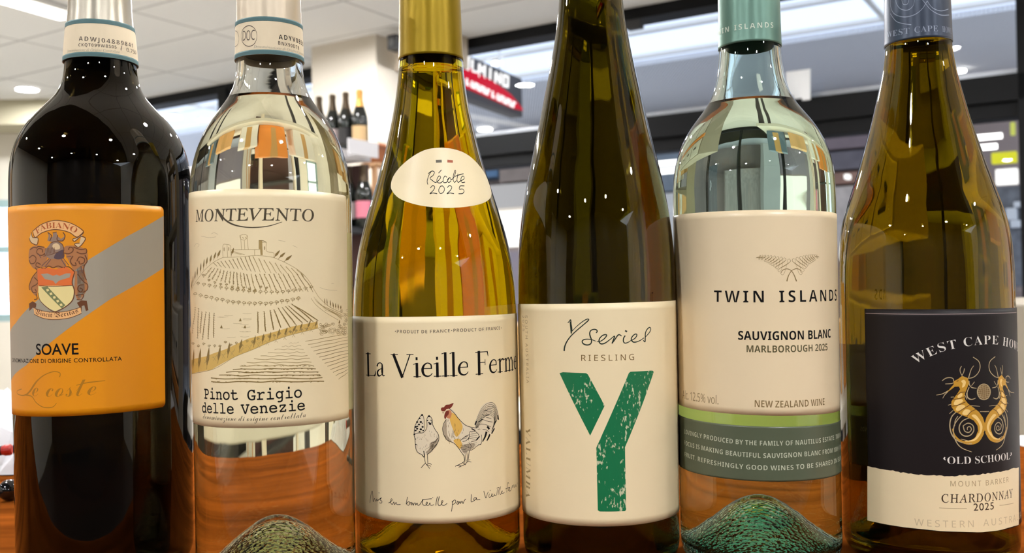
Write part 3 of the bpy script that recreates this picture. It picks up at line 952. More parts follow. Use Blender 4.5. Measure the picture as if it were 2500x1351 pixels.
def style(s, st):
    if st not in ALPH or F_MATH is None:
        return s
    U, L, D = ALPH[st]
    o = ''
    for ch in s:
        if st == 'italic' and ch == 'h':
            o += '\u210e'
        elif 'A' <= ch <= 'Z':
            o += chr(U + ord(ch) - 65)
        elif 'a' <= ch <= 'z':
            o += chr(L + ord(ch) - 97)
        elif ch.isdigit() and D:
            o += chr(D + ord(ch) - 48)
        else:
            o += ch
    return o


_T = {}


def text2d(s, st='gill', offset=0.0, shear=0.0, spacing=1.0):
    """flat outline of a line of lettering: (points, triangles)"""
    key = (s, st, offset, shear, spacing)
    if key in _T:
        return _T[key]
    c = bpy.data.curves.new('t', 'FONT')
    if st != 'gill' and F_MATH:
        c.font = F_MATH
    c.body = style(s, st)
    c.offset, c.shear, c.space_character = offset, shear, spacing
    c.resolution_u = 4
    ob = bpy.data.objects.new('t', c)
    C.objects.link(ob)
    dg = bpy.context.evaluated_depsgraph_get()
    me = bpy.data.meshes.new_from_object(ob.evaluated_get(dg))
    me.calc_loop_triangles()
    v = np.array([x.co[:2] for x in me.vertices]).reshape(-1, 2)
    f = [tuple(t.vertices) for t in me.loop_triangles]
    bpy.data.objects.remove(ob); bpy.data.curves.remove(c); bpy.data.meshes.remove(me)
    _T[key] = (v, f)
    return _T[key]


def crop(ox, oy, s):
    return lambda x, y: (ox + x / s, oy + y / s)


def catmull(P, step, closed=False):
    """smooth curve through 2D points"""
    P = [Vector(p) for p in P]
    n = len(P)
    if n == 2 and not closed:
        k = max(1, int((P[1] - P[0]).length / step))
        return [P[0].lerp(P[1], i / k) for i in range(k + 1)]
    g = (lambda i: P[i % n]) if closed else (lambda i: P[min(max(i, 0), n - 1)])
    out = []
    for i in range(n if closed else n - 1):
        a, b, c, d = g(i - 1), g(i), g(i + 1), g(i + 2)
        k = max(2, int((c - b).length / step))
        for j in range(k):
            t = j / k
            out.append(0.5 * ((2 * b) + (c - a) * t + (2 * a - 5 * b + 4 * c - d) * t * t + (3 * b - a - 3 * c + d) * t ** 3))
    out.append(P[0].copy() if closed else P[-1].copy())
    return out


class Art:
    """Print on one bottle's surface. Everything is placed by where the photograph shows it, found on the curved paper itself."""

    def __init__(s, surf, T=None, base=.00022):
        s.f, s.bm, s.mats, s.T, s.base = surf, BM(), [], T or (lambda x, y: (x, y)), base

    def mi(s, m):
        if m not in s.mats:
            s.mats.append(m)
        return s.mats.index(m)

    def uv(s, p):
        return s.f.uv(*s.T(*p))

    def mm(s, p=None):
        """metres on the paper per crop unit, across the middle of the picture of it"""
        if not hasattr(s, '_k'):
            a, b = s.T(0, 0), s.T(100, 0)
            s._k = (b[0] - a[0]) / 100 / FPX * (math.hypot(s.f.x, s.f.y) - s.f.rad) * 1.0
        return s._k

    def tri(s, pts, tris, m, layer):
        i = s.mi(m)
        vs_ = [s.bm.verts.new((p[0], p[1], s.base + layer * 6e-6)) for p in pts]
        for t in tris:
            try:
                s.bm.faces.new([vs_[k] for k in t]).material_index = i
            except ValueError:
                pass

    def fill_uv(s, P, m, layer=0):
        P = [Vector((p[0], p[1])) for p in P]
        if len(P) < 3:
            return
        t = geometry.tessellate_polygon([[Vector((p.x, p.y, 0)) for p in P]])
        s.tri(P, t, m, layer)

    def fill(s, pts, m, layer=0, smooth=False):
        P = [s.uv(p) for p in pts]
        if smooth:
            P = catmull(P, .0006, True)[:-1]
        s.fill_uv(P, m, layer)

    def line_uv(s, P, w, m, layer=1, closed=False, step=.0006):
        """pen stroke through points; w: width in metres, one number or one per point"""
        P = [Vector((p[0], p[1])) for p in P]
        if len(P) < 2:
            return
        Q = catmull(P, step, closed)
        n = len(Q)
        if isinstance(w, (int, float)):
            ws = [w] * n
        else:
            ws = list(np.interp(np.linspace(0, len(w) - 1, n), range(len(w)), w))
        L, Rr = [], []
        for i in range(n):
            d = Q[min(i + 1, n - 1)] - Q[max(i - 1, 0)]
            if d.length < 1e-9:
                d = Vector((1, 0))
            d.normalize()
            q = Vector((-d.y, d.x)) * ws[i] / 2
            e = Vector((0, 0))
            if not closed and i in (0, n - 1):
                e = d * (ws[i] * .3) * (1 if i else -1)
            L.append(Q[i] + q + e); Rr.append(Q[i] - q + e)
        s.tri(L + Rr, [t for i in range(n - 1) for t in ((i, i + 1, n + i + 1), (i, n + i + 1, n + i))], m, layer)

    def line(s, pts, w, m, layer=1, closed=False, step=.0006):
        k = s.mm()
        s.line_uv([s.uv(p) for p in pts], w * k if isinstance(w, (int, float)) else [x * k for x in w], m, layer, closed, step)

    def dot(s, p, r, m, layer=1):
        c = s.uv(p); r *= s.mm()
        s.fill_uv([c + r * Vector((math.cos(a), math.sin(a))) for a in np.linspace(0, 2 * math.pi, 9)[:-1]], m, layer)

    def ellipse(s, p, rx, ry, w, m, layer=1):
        P = [(p[0] + rx * math.cos(a), p[1] + ry * math.sin(a)) for a in np.linspace(0, 2 * math.pi, 17)[:-1]]
        if w:
            s.line(P, w, m, layer, True)
        else:
            s.fill(P, m, layer, True)

    def text(s, body, base, cap, m, st='gill', offset=0.0, shear=0.0, spacing=1.0, fit=None, layer=2, cap_m=None):
        """Lettering along a baseline. base: points under the first ... last letter of `fit` (or of the whole body); cap: height of a capital."""
        v, f = text2d(body, st, offset, shear, spacing)
        w, _ = text2d(fit or body, st, offset, shear, spacing)
        h, _ = text2d('H' if st != 'script' else 'L', st, offset, 0, 1)
        if not len(v):
            return
        x0, x1 = w[:, 0].min(), w[:, 0].max()
        hc = h[:, 1].max() - max(h[:, 1].min(), 0)
        sy = (cap_m or cap * s.mm()) / hc
        Q = catmull([s.uv(p) for p in base], .001)
        cum = [0.0]
        for a, b in zip(Q, Q[1:]):
            cum.append(cum[-1] + (b - a).length)
        tot = cum[-1]
        qx, qy = [q.x for q in Q], [q.y for q in Q]
        pts = []
        for x, y in v:
            l = (x - x0) / (x1 - x0) * tot
            if l <= 0:
                d = (Q[1] - Q[0]).normalized(); p = Q[0] + d * l
            elif l >= tot:
                d = (Q[-1] - Q[-2]).normalized(); p = Q[-1] + d * (l - tot)
            else:
                p = Vector((np.interp(l, cum, qx), np.interp(l, cum, qy)))
                e = tot * .02
                a = Vector((np.interp(max(l - e, 0), cum, qx), np.interp(max(l - e, 0), cum, qy)))
                b = Vector((np.interp(min(l + e, tot), cum, qx), np.interp(min(l + e, tot), cum, qy)))
                d = (b - a).normalized()
            pts.append(p + Vector((-d.y, d.x)) * y * sy)
        s.tri(pts, f, m, layer)

    def done(s, name, parent, lo=None, hi=None):
        """bend the flat print round the bottle and hang it under the label"""
        bm = s.bm
        us = [v.co.x for v in bm.verts]
        u = math.floor(min(us) / .0016) * .0016 + .0008
        while u < max(us):
            fs = [f for f in bm.faces if min(v.co.x for v in f.verts) < u - 1e-6 and max(v.co.x for v in f.verts) > u + 1e-6 and max(v.co.x for v in f.verts) - min(v.co.x for v in f.verts) > .0017]
            if fs:
                g = list({v for f in fs for v in f.verts}) + list({e for f in fs for e in f.edges}) + fs
                bmesh.ops.bisect_plane(bm, geom=g, dist=1e-7, plane_co=(u, 0, 0), plane_no=(1, 0, 0))
            u += .0016
        if lo is not None:
            for co, no in (((lo, 0, 0), (-1, 0, 0)), ((hi, 0, 0), (1, 0, 0))):
                bmesh.ops.bisect_plane(bm, geom=bm.verts[:] + bm.edges[:] + bm.faces[:], dist=1e-7, plane_co=co, plane_no=no, clear_outer=True)
        for f in bm.faces:
            f.normal_update()
            if f.normal.z < 0:
                f.normal_flip()
        for v in bm.verts:
            v.co = s.f.xyz(v.co.x, v.co.y, v.co.z)
        return obj(name, bm, s.mats, parent, recalc=False)


def paper(name, surf, top, bot, left, right, m, parent, rad=(0, 0), eps=.0002, split=None):
    """A label of real thickness on the glass. top / bot: two pixels on each edge; left / right: a pixel (x, y) or an angle in degrees; rad: rounded ends."""
    ta, tb = surf.uv(*top[0]), surf.uv(*top[1])
    ba, bb = surf.uv(*bot[0]), surf.uv(*bot[1])
    ed = lambda q: surf.rad * R(q) if isinstance(q, (int, float)) else surf.uv(*q).x
    u0, u1 = ed(left), ed(right)
    nu, nv = max(24, int((u1 - u0) / .0014)), 30

    def vv(u, t):
        vt = ta.y + (tb.y - ta.y) * (u - ta.x) / (tb.x - ta.x)
        vb = ba.y + (bb.y - ba.y) * (u - ba.x) / (bb.x - ba.x)
        for r_, d in ((rad[0], u - u0), (rad[1], u1 - u)):
            if r_ and d < r_:
                i = r_ - math.sqrt(max(r_ * r_ - (r_ - d) ** 2, 0))
                vt -= i; vb += i
        return vb + (vt - vb) * t

    bm = BM()
    us = [u0 + (u1 - u0) * i / nu for i in range(nu + 1)]
    if rad[0]: us += [u0 + rad[0] * (1 - math.cos(a)) for a in np.linspace(0, 1.5, 7)]
    if rad[1]: us += [u1 - rad[1] * (1 - math.cos(a)) for a in np.linspace(0, 1.5, 7)]
    us = sorted(set(round(u, 7) for u in us)); nu = len(us) - 1
    G = {}
    for e, k in ((eps, 0), (.00002, 1)):
        for i, u in enumerate(us):
            for j in range(nv + 1):
                G[i, j, k] = bm.verts.new(surf.xyz(u, vv(u, j / nv), e))
    for k in (0, 1):
        for i in range(nu):
            for j in range(nv):
                bm.faces.new((G[i, j, k], G[i + 1, j, k], G[i + 1, j + 1, k], G[i, j + 1, k])).smooth = True
    for i in range(nu):
        for j in (0, nv):
            bm.faces.new((G[i, j, 0], G[i + 1, j, 0], G[i + 1, j, 1], G[i, j, 1]))
    for j in range(nv):
        for i in (0, nu):
            bm.faces.new((G[i, j, 0], G[i, j + 1, 0], G[i, j + 1, 1], G[i, j, 1]))
    o = obj(name, bm, m, parent)
    return o, u0, u1


p_cream = mat('cream label paper', (242, 223, 182), .42, noise=(60, .02))
p_beige = mat('beige label paper', (238, 217, 180), .3, noise=(60, .02))
p_orange = mat('orange label paper', (230, 146, 8), .45)
p_black = mat('black label paper', (27, 21, 22), .5, spec=.25)
ink = mat('black ink', (13, 10, 11), .6, spec=.15)
ink_br = mat('brown ink', (112, 88, 40), .5)
ink_tan = mat('tan ink', (176, 152, 112), .5)
ink_gold = mat('dull gold ink', (172, 114, 14), .5)
ink_grey = mat('warm grey ink', (164, 154, 136), .5)
ink_w = mat('white ink', (232, 226, 218), .5)

# ---- the near black bottle: neck seal, orange label with a crest
S = B[1]


def seal(surf, parent, xc, ys):
    """revenue seal round the neck: paper with a teal edge above and below"""
    z = [surf.hit(xc, y)[1] for y in ys]
    o = sleeve('neck_seal', surf, z[3], z[0], .0009, m_cream, parent, th=.0004, n=8)
    for a, b in ((z[0], z[1]), (z[2], z[3])):
        sleeve('seal_edge', surf, b, a, .0010, m_band, o, th=.0001, n=4)
    return o


o = seal(S, b1, 222, (46.5, 57.5, 127.5, 138.5))
A = Art(S, crop(0, 0, 2.702), .00095)
dk = mat('seal ink', (66, 52, 40), .5); fa = mat('faint seal ink', (168, 160, 140), .5)
A.text('ADWJ04889841', [(526, 271), (700, 285), (868, 316)], 27, dk, 'bold', -.010, spacing=1.2)
A.text('CKQT099W8S05', [(524, 309), (640, 312), (765, 324)], 20, dk, 'bold', -.010, spacing=1.15)
A.text('l', [(790, 334), (803, 336)], 36, dk, 'script')
A.text('0.750', [(828, 341), (888, 360)], 24, dk, 'sans', 0)
A.text('Denominazione di Origine Controllata', [(452, 349), (600, 340), (785, 353)], 17, fa, 'italic')
A.done('lettering', o)

o, u0, u1 = paper('label', S, ((97, 498.5), (396, 505)), ((97, 1018), (400, 994)), -104, (401.5, 750), p_orange, b1, rad=(.002, .0022))
A = Art(S, crop(0, 480, 1.552))
A.fill([(620, 73), (620, 270), (420, 388), (330, 450), (180, 563), (100, 640), (36, 705), (22, 520), (60, 480), (200, 350), (340, 237), (480, 152)], ink_grey, 0)
A.done('stripe', o, None if True else u0, u1)
A = Art(S, crop(0, 480, 1.552))
A.text('SOAVE', [(137, 600), (215, 600), (298, 598)], 38, ink, 'gill', .012)
A.text('DENOMINAZIONE DI ORIGINE CONTROLLATA', [(48, 627), (250, 630), (462, 622)], 14, ink, 'gill', .01, spacing=1.1)
A.text('e coste', [(122, 757), (240, 760), (366, 752)], 62, ink_gold, 'script', -.006)
A.line([(82, 730), (66, 737), (66, 748), (90, 754), (112, 740), (140, 700), (170, 676), (205, 664), (228, 670), (226, 684)], [3, 3, 3, 4, 7, 7, 4, 3, 3, 3], ink_gold, 2)
A.line([(95, 752), (120, 758), (138, 782), (165, 799), (198, 799), (214, 784)], [5, 4, 3, 3, 3, 2], ink_gold, 2)
A.line([(290, 716), (330, 706), (398, 698)], [2, 4, 2], ink_gold, 2)
A.done('lettering', o)
# crest
A = Art(S, crop(50, 530, 5.005))
c_rib = mat('crest ribbon', (240, 184, 122), .5); c_br = mat('crest brown', (104, 58, 26), .5); c_mid = mat('crest umber', (176, 116, 70), .5)
c_gr = mat('crest helmet', (150, 122, 104), .5); c_hi = mat('crest pale', (222, 190, 146), .5); c_red = mat('crest orange red', (226, 112, 48), .5); c_sh = mat('crest cream', (238, 218, 150), .5); c_gn = mat('crest green', (122, 128, 84), .5); c_dk = mat('crest plum', (86, 66, 74), .5)
# mantling masses
A.fill([(120, 380), (210, 350), (330, 400), (330, 500), (260, 600), (180, 640), (110, 560), (100, 460)], c_mid, 0, True)
A.fill([(530, 380), (640, 350), (740, 370), (810, 420), (820, 520), (780, 600), (800, 740), (825, 850), (770, 960), (700, 1010), (660, 900), (660, 700), (600, 560)], c_mid, 0, True)
A.fill([(190, 600), (200, 680), (150, 740), (110, 850), (150, 930), (200, 960), (220, 800), (215, 650)], c_mid, 0, True)
A.fill([(250, 610), (340, 520), (420, 490), (520, 520), (560, 610), (480, 630), (390, 610)], c_mid, 0, True)
# mantling curls
for P in ([(330, 420), (260, 470), (200, 440), (215, 390), (265, 395), (270, 430)], [(110, 500), (150, 470), (190, 500), (175, 560), (125, 570), (110, 530)], [(240, 620), (190, 600), (200, 560), (245, 580)],
          [(120, 400), (165, 370), (200, 380), (215, 360), (290, 370)], [(530, 440), (590, 450), (640, 420), (640, 380), (600, 370), (590, 400)], [(650, 370), (740, 400), (800, 390), (805, 440), (740, 450), (690, 430)],
          [(640, 480), (610, 540), (640, 590), (680, 590), (670, 560)], [(690, 540), (720, 490), (780, 510), (775, 560), (725, 575), (715, 540)], [(790, 470), (815, 540), (780, 600), (775, 690), (805, 770)],
          [(700, 700), (730, 740), (770, 790), (820, 830), (815, 890), (770, 920)], [(770, 830), (715, 840), (700, 890), (740, 920), (760, 885), (730, 870)], [(180, 620), (205, 660), (175, 700), (140, 750), (105, 850), (115, 890)],
          [(170, 740), (215, 790), (190, 830), (140, 860), (150, 920), (195, 920), (180, 885)], [(190, 940), (205, 1000), (170, 1010)], [(680, 960), (770, 950), (745, 1010), (690, 1010)], [(250, 620), (300, 630), (340, 600), (400, 620), (460, 600), (520, 620), (590, 610), (660, 670)]):
    A.line(P, 11, c_br, 2)
for P in ([(350, 510), (260, 600)], [(370, 520), (300, 610)], [(500, 520), (550, 600)], [(520, 500), (590, 590)], [(700, 640), (705, 700)], [(740, 600), (755, 680)], [(280, 480), (330, 470)], [(220, 450), (250, 500)], [(560, 490), (620, 480)]):
    A.line(P, 7, c_dk, 2)
# crown of the crest and helmet
A.fill([(330, 190), (345, 230), (330, 290), (380, 305), (450, 300), (520, 300), (545, 240), (525, 190), (535, 240), (495, 270), (460, 240), (440, 190), (400, 190), (395, 240), (370, 260), (360, 220)], c_gr, 1)
A.line([(335, 190), (380, 230), (360, 290)], 10, c_br, 3); A.line([(520, 190), (545, 230), (520, 290), (450, 285), (455, 225)], 10, c_br, 3); A.line([(395, 195), (440, 185)], 8, c_br, 3)
A.fill([(340, 360), (370, 320), (430, 300), (500, 325), (530, 380), (525, 440), (520, 500), (440, 515), (360, 510), (310, 470), (300, 420), (320, 380)], c_gr, 3, True)
A.fill([(395, 340), (440, 320), (480, 350), (480, 390), (430, 400), (395, 375)], c_hi, 4, True)
A.fill([(440, 440), (520, 400), (535, 440), (530, 500), (460, 520), (410, 500)], c_dk, 4, True)
for k in range(7):
    A.line([(310 + k * 17, 385 - k * 2), (318 + k * 17, 455 - k * 3)], 6, c_br, 5)
A.line([(290, 460), (350, 465), (460, 430)], 7, c_br, 5); A.line([(370, 320), (430, 300), (500, 325), (530, 390), (520, 480)], 8, c_br, 5)
# shield
A.fill([(205, 640), (330, 620), (430, 640), (560, 610), (655, 670), (630, 840), (215, 840)], c_red, 3)
A.fill([(220, 840), (635, 840), (655, 900), (640, 1010), (560, 1090), (425, 1155), (330, 1110), (240, 1020), (218, 940)], c_sh, 3)
A.fill([(250, 700), (330, 690), (400, 720), (440, 705), (480, 720), (560, 690), (615, 690), (600, 740), (530, 760), (470, 780), (430, 820), (400, 780), (300, 760)], ink_grey, 4)
A.fill([(255, 860), (330, 850), (550, 1080), (505, 1118)], c_gn, 4)
for k in range(5):
    x, y = 330 + k * 41, 895 + k * 45
    A.fill([(x - 16, y - 10), (x + 12, y - 18), (x + 22, y + 8), (x - 6, y + 18)], c_sh, 5)
A.line([(230, 842), (420, 848), (630, 838)], 7, c_br, 5)
A.line([(218, 930), (240, 1020), (330, 1110), (425, 1158), (560, 1092), (640, 1010), (658, 900), (632, 800), (660, 680)], [7, 8, 9, 10, 11, 12, 12, 11, 10], c_br, 5)
# ribbons
A.fill([(150, 175), (260, 90), (420, 42), (580, 65), (700, 120), (770, 185), (690, 245), (600, 190), (480, 158), (380, 158), (260, 195), (180, 250)], c_rib, 4)
A.line([(150, 175), (260, 90), (420, 42), (580, 65), (700, 120), (772, 185), (690, 245), (600, 190), (480, 158), (380, 158), (260, 195), (180, 250), (150, 175)], 8, c_br, 5)
for P in ([(135, 190), (150, 250), (215, 260), (200, 340), (130, 310), (110, 260)], [(770, 185), (700, 250), (640, 270), (660, 300), (740, 240), (795, 265), (740, 350), (700, 370), (660, 330), (720, 320)]):
    A.fill(P, c_hi, 3); A.line(P, 9, c_br, 5)
A.fill([(160, 1110), (280, 1150), (430, 1165), (580, 1150), (735, 1105), (745, 1180), (600, 1235), (420, 1255), (280, 1240), (170, 1190)], c_rib, 4)
A.line([(160, 1110), (280, 1150), (430, 1165), (580, 1150), (735, 1105)], 7, c_br, 5); A.line([(170, 1190), (280, 1240), (420, 1255), (600, 1235), (745, 1180)], 7, c_br, 5)
for P in ([(110, 1150), (105, 1060), (150, 1030), (195, 1060), (190, 1110), (150, 1110)], [(690, 1050), (740, 1020), (810, 1025), (830, 1140), (800, 1150), (780, 1080), (750, 1090), (745, 1165), (725, 1110)]):
    A.fill(P, c_br, 3)
A.text('FABIANO', [(205, 210), (300, 150), (430, 135), (560, 150), (672, 200)], 62, mat('crest letter red', (176, 84, 30), .5), 'serifbold', -.004, layer=6)
A.text('Vincit Veritas', [(175, 1180), (300, 1218), (440, 1228), (580, 1208), (712, 1170)], 54, c_br, 'fraktur', -.004, layer=6)
A.done('crest_print', o)

# ---- the clear bottle: neck seal, vineyard label
S = B[2]
o = seal(S, b2, 640, (41.4, 51.8, 122, 133.2))
A = Art(S, crop(440, 0, 2.702), .00095)
A.ellipse((460, 240), 50, 68, 5, dk); A.ellipse((372, 256), 24, 52, 4, dk)
A.text('DOC', [(420, 271), (458, 268), (497, 264)], 66, dk, 'sans', -.004)
A.text('ADYV0855', [(647, 262), (710, 268), (768, 286)], 31, ink, 'bold', -.006, fit='ADYV0', spacing=1.2)
A.text('BNX90DTB', [(644, 297), (710, 310), (775, 330)], 24, dk, 'bold', -.010, spacing=1.15)
A.text('Denominazione di Origine Controllata', [(488, 318), (640, 328), (775, 354)], 17, fa, 'italic', fit='Denominazione di Origine C')
A.done('lettering', o)
o, u0, u1 = paper('label', S, ((512, 464), (815, 473)), ((536, 1044.5), (851, 1020)), -97, (848.5, 740), p_cream, b2, rad=(.001, .001))
T4 = crop(440, 450, 2.079)
A = Art(S, T4)
gi = mat('olive black ink', (70, 58, 34), .5)
A.text('MONTEVENTO', [(79, 191), (220, 187), (380, 184), (540, 185), (679, 189)], 60, gi, 'italic', .004, shear=-.27 if False else -.19)
A.line([(190, 128), (206, 152), (230, 182), (270, 205), (330, 218), (395, 219), (455, 211), (516, 192)], [9, 9, 8, 6, 5, 5, 4, 2], gi, 3)
A.done('lettering', o)
A = Art(S, T4)
A.text('Pinot', [(123, 1089), (210, 1094), (293, 1096)], 50, ink, 'type', .006)
A.text('Grigio', [(341, 1097), (480, 1092), (618, 1082)], 50, ink, 'type', .006)
A.text('delle', [(112, 1159), (190, 1164), (272, 1166)], 47, ink, 'type', .006)
A.text('Venezie', [(308, 1167), (470, 1160), (633, 1146)], 47, ink, 'type', .006)
A.done('lettering', o)
A = Art(S, T4)
A.text('denominazione di origine controllata', [(116, 1190), (370, 1203), (638, 1183)], 28, gi, 'script', -.006)
A.done('lettering', o)
A = Art(S, crop(460, 560, 3.555))
e1 = mat('engraving ink', (170, 144, 90), .5); e2 = mat('engraving ink dark', (134, 108, 54), .5); e3 = mat('ochre wash', (216, 178, 96), .5)
rnd = random.Random(4)


def wob(P, a=3):
    return [(x + rnd.uniform(-a, a), y + rnd.uniform(-a, a)) for x, y in P]


def lp(p, q, t):
    return (p[0] + (q[0] - p[0]) * t, p[1] + (q[1] - p[1]) * t)


# castle on the hill
for P in ([(300, 245), (300, 140), (330, 132), (366, 142), (366, 180)], [(336, 140), (340, 240)], [(366, 180), (450, 178), (620, 178)], [(452, 60), (462, 178)], [(508, 60), (520, 178)], [(446, 55), (480, 45), (512, 55), (505, 80), (485, 95), (455, 85), (446, 55)], [(485, 95), (490, 178)],
          [(575, 178), (575, 225)], [(676, 115), (678, 190), (740, 205), (740, 245)], [(640, 115), (676, 112)], [(300, 245), (450, 240), (600, 228), (740, 245)], [(366, 180), (372, 238)], [(375, 200), (460, 220)], [(380, 190), (490, 222)]):
    A.line(P, 3.2, e1)
A.fill([(610, 100), (640, 98), (645, 225), (626, 225), (622, 175), (610, 172)], e1, 0)
A.line([(612, 98), (650, 100), (674, 114)], 5, e2)
for x, y in ((310, 175), (350, 172), (660, 165)):
    A.line([(x, y - 14), (x, y + 12)], 6, e2)
A.line([(470, 70), (478, 80)], 5, e1); A.line([(498, 68), (500, 80)], 5, e1)


def cypress(x, y, x2, y2, w, m=None, wash=False):
    a = (x, y); b = (x2, y2)
    dx, dy = x2 - x, y2 - y; L_ = math.hypot(dx, dy); nx, ny = -dy / L_, dx / L_
    A.fill([lp(a, b, .12), (lp(a, b, .45)[0] + nx * w, lp(a, b, .45)[1] + ny * w), (lp(a, b, .8)[0] + nx * w * .6, lp(a, b, .8)[1] + ny * w * .6), b, (lp(a, b, .75)[0] - nx * w * .6, lp(a, b, .75)[1] - ny * w * .6), (lp(a, b, .4)[0] - nx * w, lp(a, b, .4)[1] - ny * w)], m or e2, 2)
    A.line([a, lp(a, b, .3)], 4, e2, 2)


for q in ((250, 250, 278, 178, 10), (218, 270, 240, 195, 8), (186, 300, 200, 220, 8), (155, 320, 165, 240, 7), (130, 355, 138, 255, 6), (103, 385, 110, 290, 6), (75, 425, 80, 325, 5), (55, 455, 60, 360, 5), (38, 490, 42, 400, 4), (28, 530, 30, 440, 4),
          (372, 228, 394, 160, 10), (742, 248, 795, 180, 11), (782, 255, 842, 200, 11), (830, 282, 900, 224, 12), (1186, 655, 1180, 598, 4), (1206, 665, 1200, 600, 4), (1235, 680, 1228, 612, 5), (1260, 690, 1252, 630, 5), (1280, 695, 1276, 640, 5), (1302, 700, 1298, 646, 5), (1322, 700, 1322, 660, 5)):
    cypress(*q)
# outline of the hill
A.line([(30, 520), (90, 420), (150, 345), (230, 280), (300, 245)], 3.5, e1)
A.line([(740, 245), (860, 300), (960, 360), (1040, 440), (1100, 540), (1150, 610), (1250, 690), (1370, 740)], 3.5, e1)
A.line([(1065, 600), (1110, 660), (1200, 730), (1300, 790)], 3, e1)
for k in range(9):
    A.line(wob([(1090 + k * 12, 590 + k * 14), (1150 + k * 16, 660 + k * 10), (1330, 740 + k * 6)]), 2.2, e1)
# upper rows of vines fanning down the hill
for k in range(19):
    t_ = k / 18
    a = lp((215, 292), (540, 232), min(1, t_ * 1.9)) if t_ < .53 else lp((540, 232), (940, 352), (t_ - .53) / .47)
    b = lp((250, 322), (600, 372), min(1, t_ * 1.9)) if t_ < .53 else lp((600, 372), (1000, 400), (t_ - .53) / .47)
    A.line(wob([a, lp(a, b, .35), lp(a, b, .7), b], 2.5), [6, 5, 5, 3], e1 if t_ > .55 else e2)
for k in range(24):
    t_ = k / 23
    a = lp((200, 335), (520, 392), min(1, t_ * 2)) if t_ < .5 else lp((520, 392), (980, 385), t_ * 2 - 1)
    b = lp((130, 420), (560, 530), min(1, t_ * 2)) if t_ < .5 else lp((560, 530), (1085, 545), t_ * 2 - 1)
    A.line(wob([a, lp(a, b, .3), lp(a, b, .6), b], 4), [5, 6, 5, 3], e2 if k % 3 else e1)
    for j in range(9):
        q = lp(a, b, rnd.uniform(.02, .98)); A.line([(q[0] - rnd.uniform(2, 7), q[1] - 4), (q[0] + rnd.uniform(2, 7), q[1] + 3)], 3.5, e2 if j % 2 else e1)
# rows of little trees


def bush(x, y, s_):
    for k in range(3):
        q = [(x - s_ + rnd.uniform(-3, 3), y + rnd.uniform(-4, 4)), (x - s_ * .3, y - s_ * .7), (x + s_ * .6, y - s_ * .5), (x + s_, y + rnd.uniform(-4, 4)), (x + s_ * .2, y + s_ * .4), (x - s_ * .7, y + s_ * .3)]
        A.line(wob(q, 3), 3.2, e1 if k else e2)
    A.line([(x, y), (x - 2, y + s_ * 1.3)], 4, e2)


for k in range(21):
    x = 85 + k * 49; y = 470 + 75 * math.sin(k / 20 * math.pi * .75) + (0 if k < 15 else -(k - 15) * 4)
    bush(x, y, 15)
for k in range(20):
    x = 60 + k * 47; y = 560 + 85 * math.sin(k / 19 * math.pi * .85) + rnd.uniform(-4, 4)
    bush(x, y, 17)
for k in range(12):
    bush(130 + k * 50, 405 + 140 * (k / 12) ** .5 + rnd.uniform(-6, 6) - (30 if k > 9 else 0), 10)
# middle band: tall rows, and a pale lake with three small boats
for x0, y0, x1, y1 in ((60, 680, 35, 900), (88, 690, 80, 945), (118, 720, 100, 900), (153, 720, 122, 955), (183, 725, 170, 950), (222, 730, 220, 940), (604, 720, 604, 900), (656, 715, 670, 885), (710, 705, 738, 870), (745, 700, 800, 850), (780, 685, 880, 850), (815, 680, 930, 825), (845, 672, 985, 810), (870, 668, 1035, 805), (900, 650, 1080, 800), (925, 665, 1120, 790)):
    A.line(wob([(x0, y0), lp((x0, y0), (x1, y1), .35), lp((x0, y0), (x1, y1), .7), (x1, y1)], 2.5), [5, 8, 10, 7], e2)
    for j in range(12):
        q = lp((x0, y0), (x1, y1), j / 11); A.line([(q[0] - rnd.uniform(3, 9), q[1] - 3), (q[0] + rnd.uniform(3, 9), q[1] + 3)], 3.2, e2 if j % 2 else e1)
for k in range(14):
    x = rnd.uniform(240, 520); y = rnd.uniform(730, 940)
    A.line([(x, y), (x + 40, y + 3), (x + 75, y - 1)], 1.8, e1)
for x, y in ((452, 800), (288, 860), (492, 860)):
    A.fill([(x - 14, y), (x, y - 30), (x + 10, y)], e2, 2)
# wall with cypresses running across
A.fill([(20, 1140), (150, 1105), (330, 1040), (520, 950), (700, 905), (900, 845), (1120, 800), (1125, 860), (900, 915), (720, 975), (560, 1045), (400, 1110), (200, 1220), (20, 1260)], e3, 0)
A.line([(20, 1260), (200, 1220), (400, 1110), (560, 1045), (720, 975), (900, 915), (1130, 858)], 4, e1, 2)
for k in range(14):
    x = 60 + k * 76
    A.line([(x, 1120 - k * 23 + 30), (x + 30, 1120 - k * 23 + 70)], 2.5, e1, 2); A.line([(x + 40, 1110 - k * 23 + 20), (x + 5, 1120 - k * 23 + 70)], 2.5, e1, 2)
for q in ((38, 1245, 48, 1040, 8), (88, 1235, 106, 1030, 12), (158, 1215, 180, 1020, 13), (255, 1165, 278, 1010, 12), (340, 1115, 358, 980, 11), (440, 1070, 465, 950, 11), (565, 1025, 582, 920, 10), (640, 995, 655, 905, 10), (705, 970, 715, 890, 9), (770, 945, 795, 860, 9), (838, 920, 858, 850, 9), (900, 905, 940, 825, 9), (965, 880, 990, 810, 8), (1030, 870, 1062, 785, 8), (1098, 855, 1120, 785, 8)):
    cypress(*q)
for k in range(22):
    bush(40 + k * 47, 985 + (0 if k < 9 else 0) + rnd.uniform(-8, 30) - max(0, k - 9) * 12, 11)
for k in range(40):
    x = rnd.uniform(30, 1110); y = np.interp(x, [20, 330, 700, 1120], [1180, 1070, 935, 830]) + rnd.uniform(-5, 28)
    A.line([(x, y), (x + rnd.uniform(10, 26), y - rnd.uniform(4, 12))], 2.2, e1, 2)
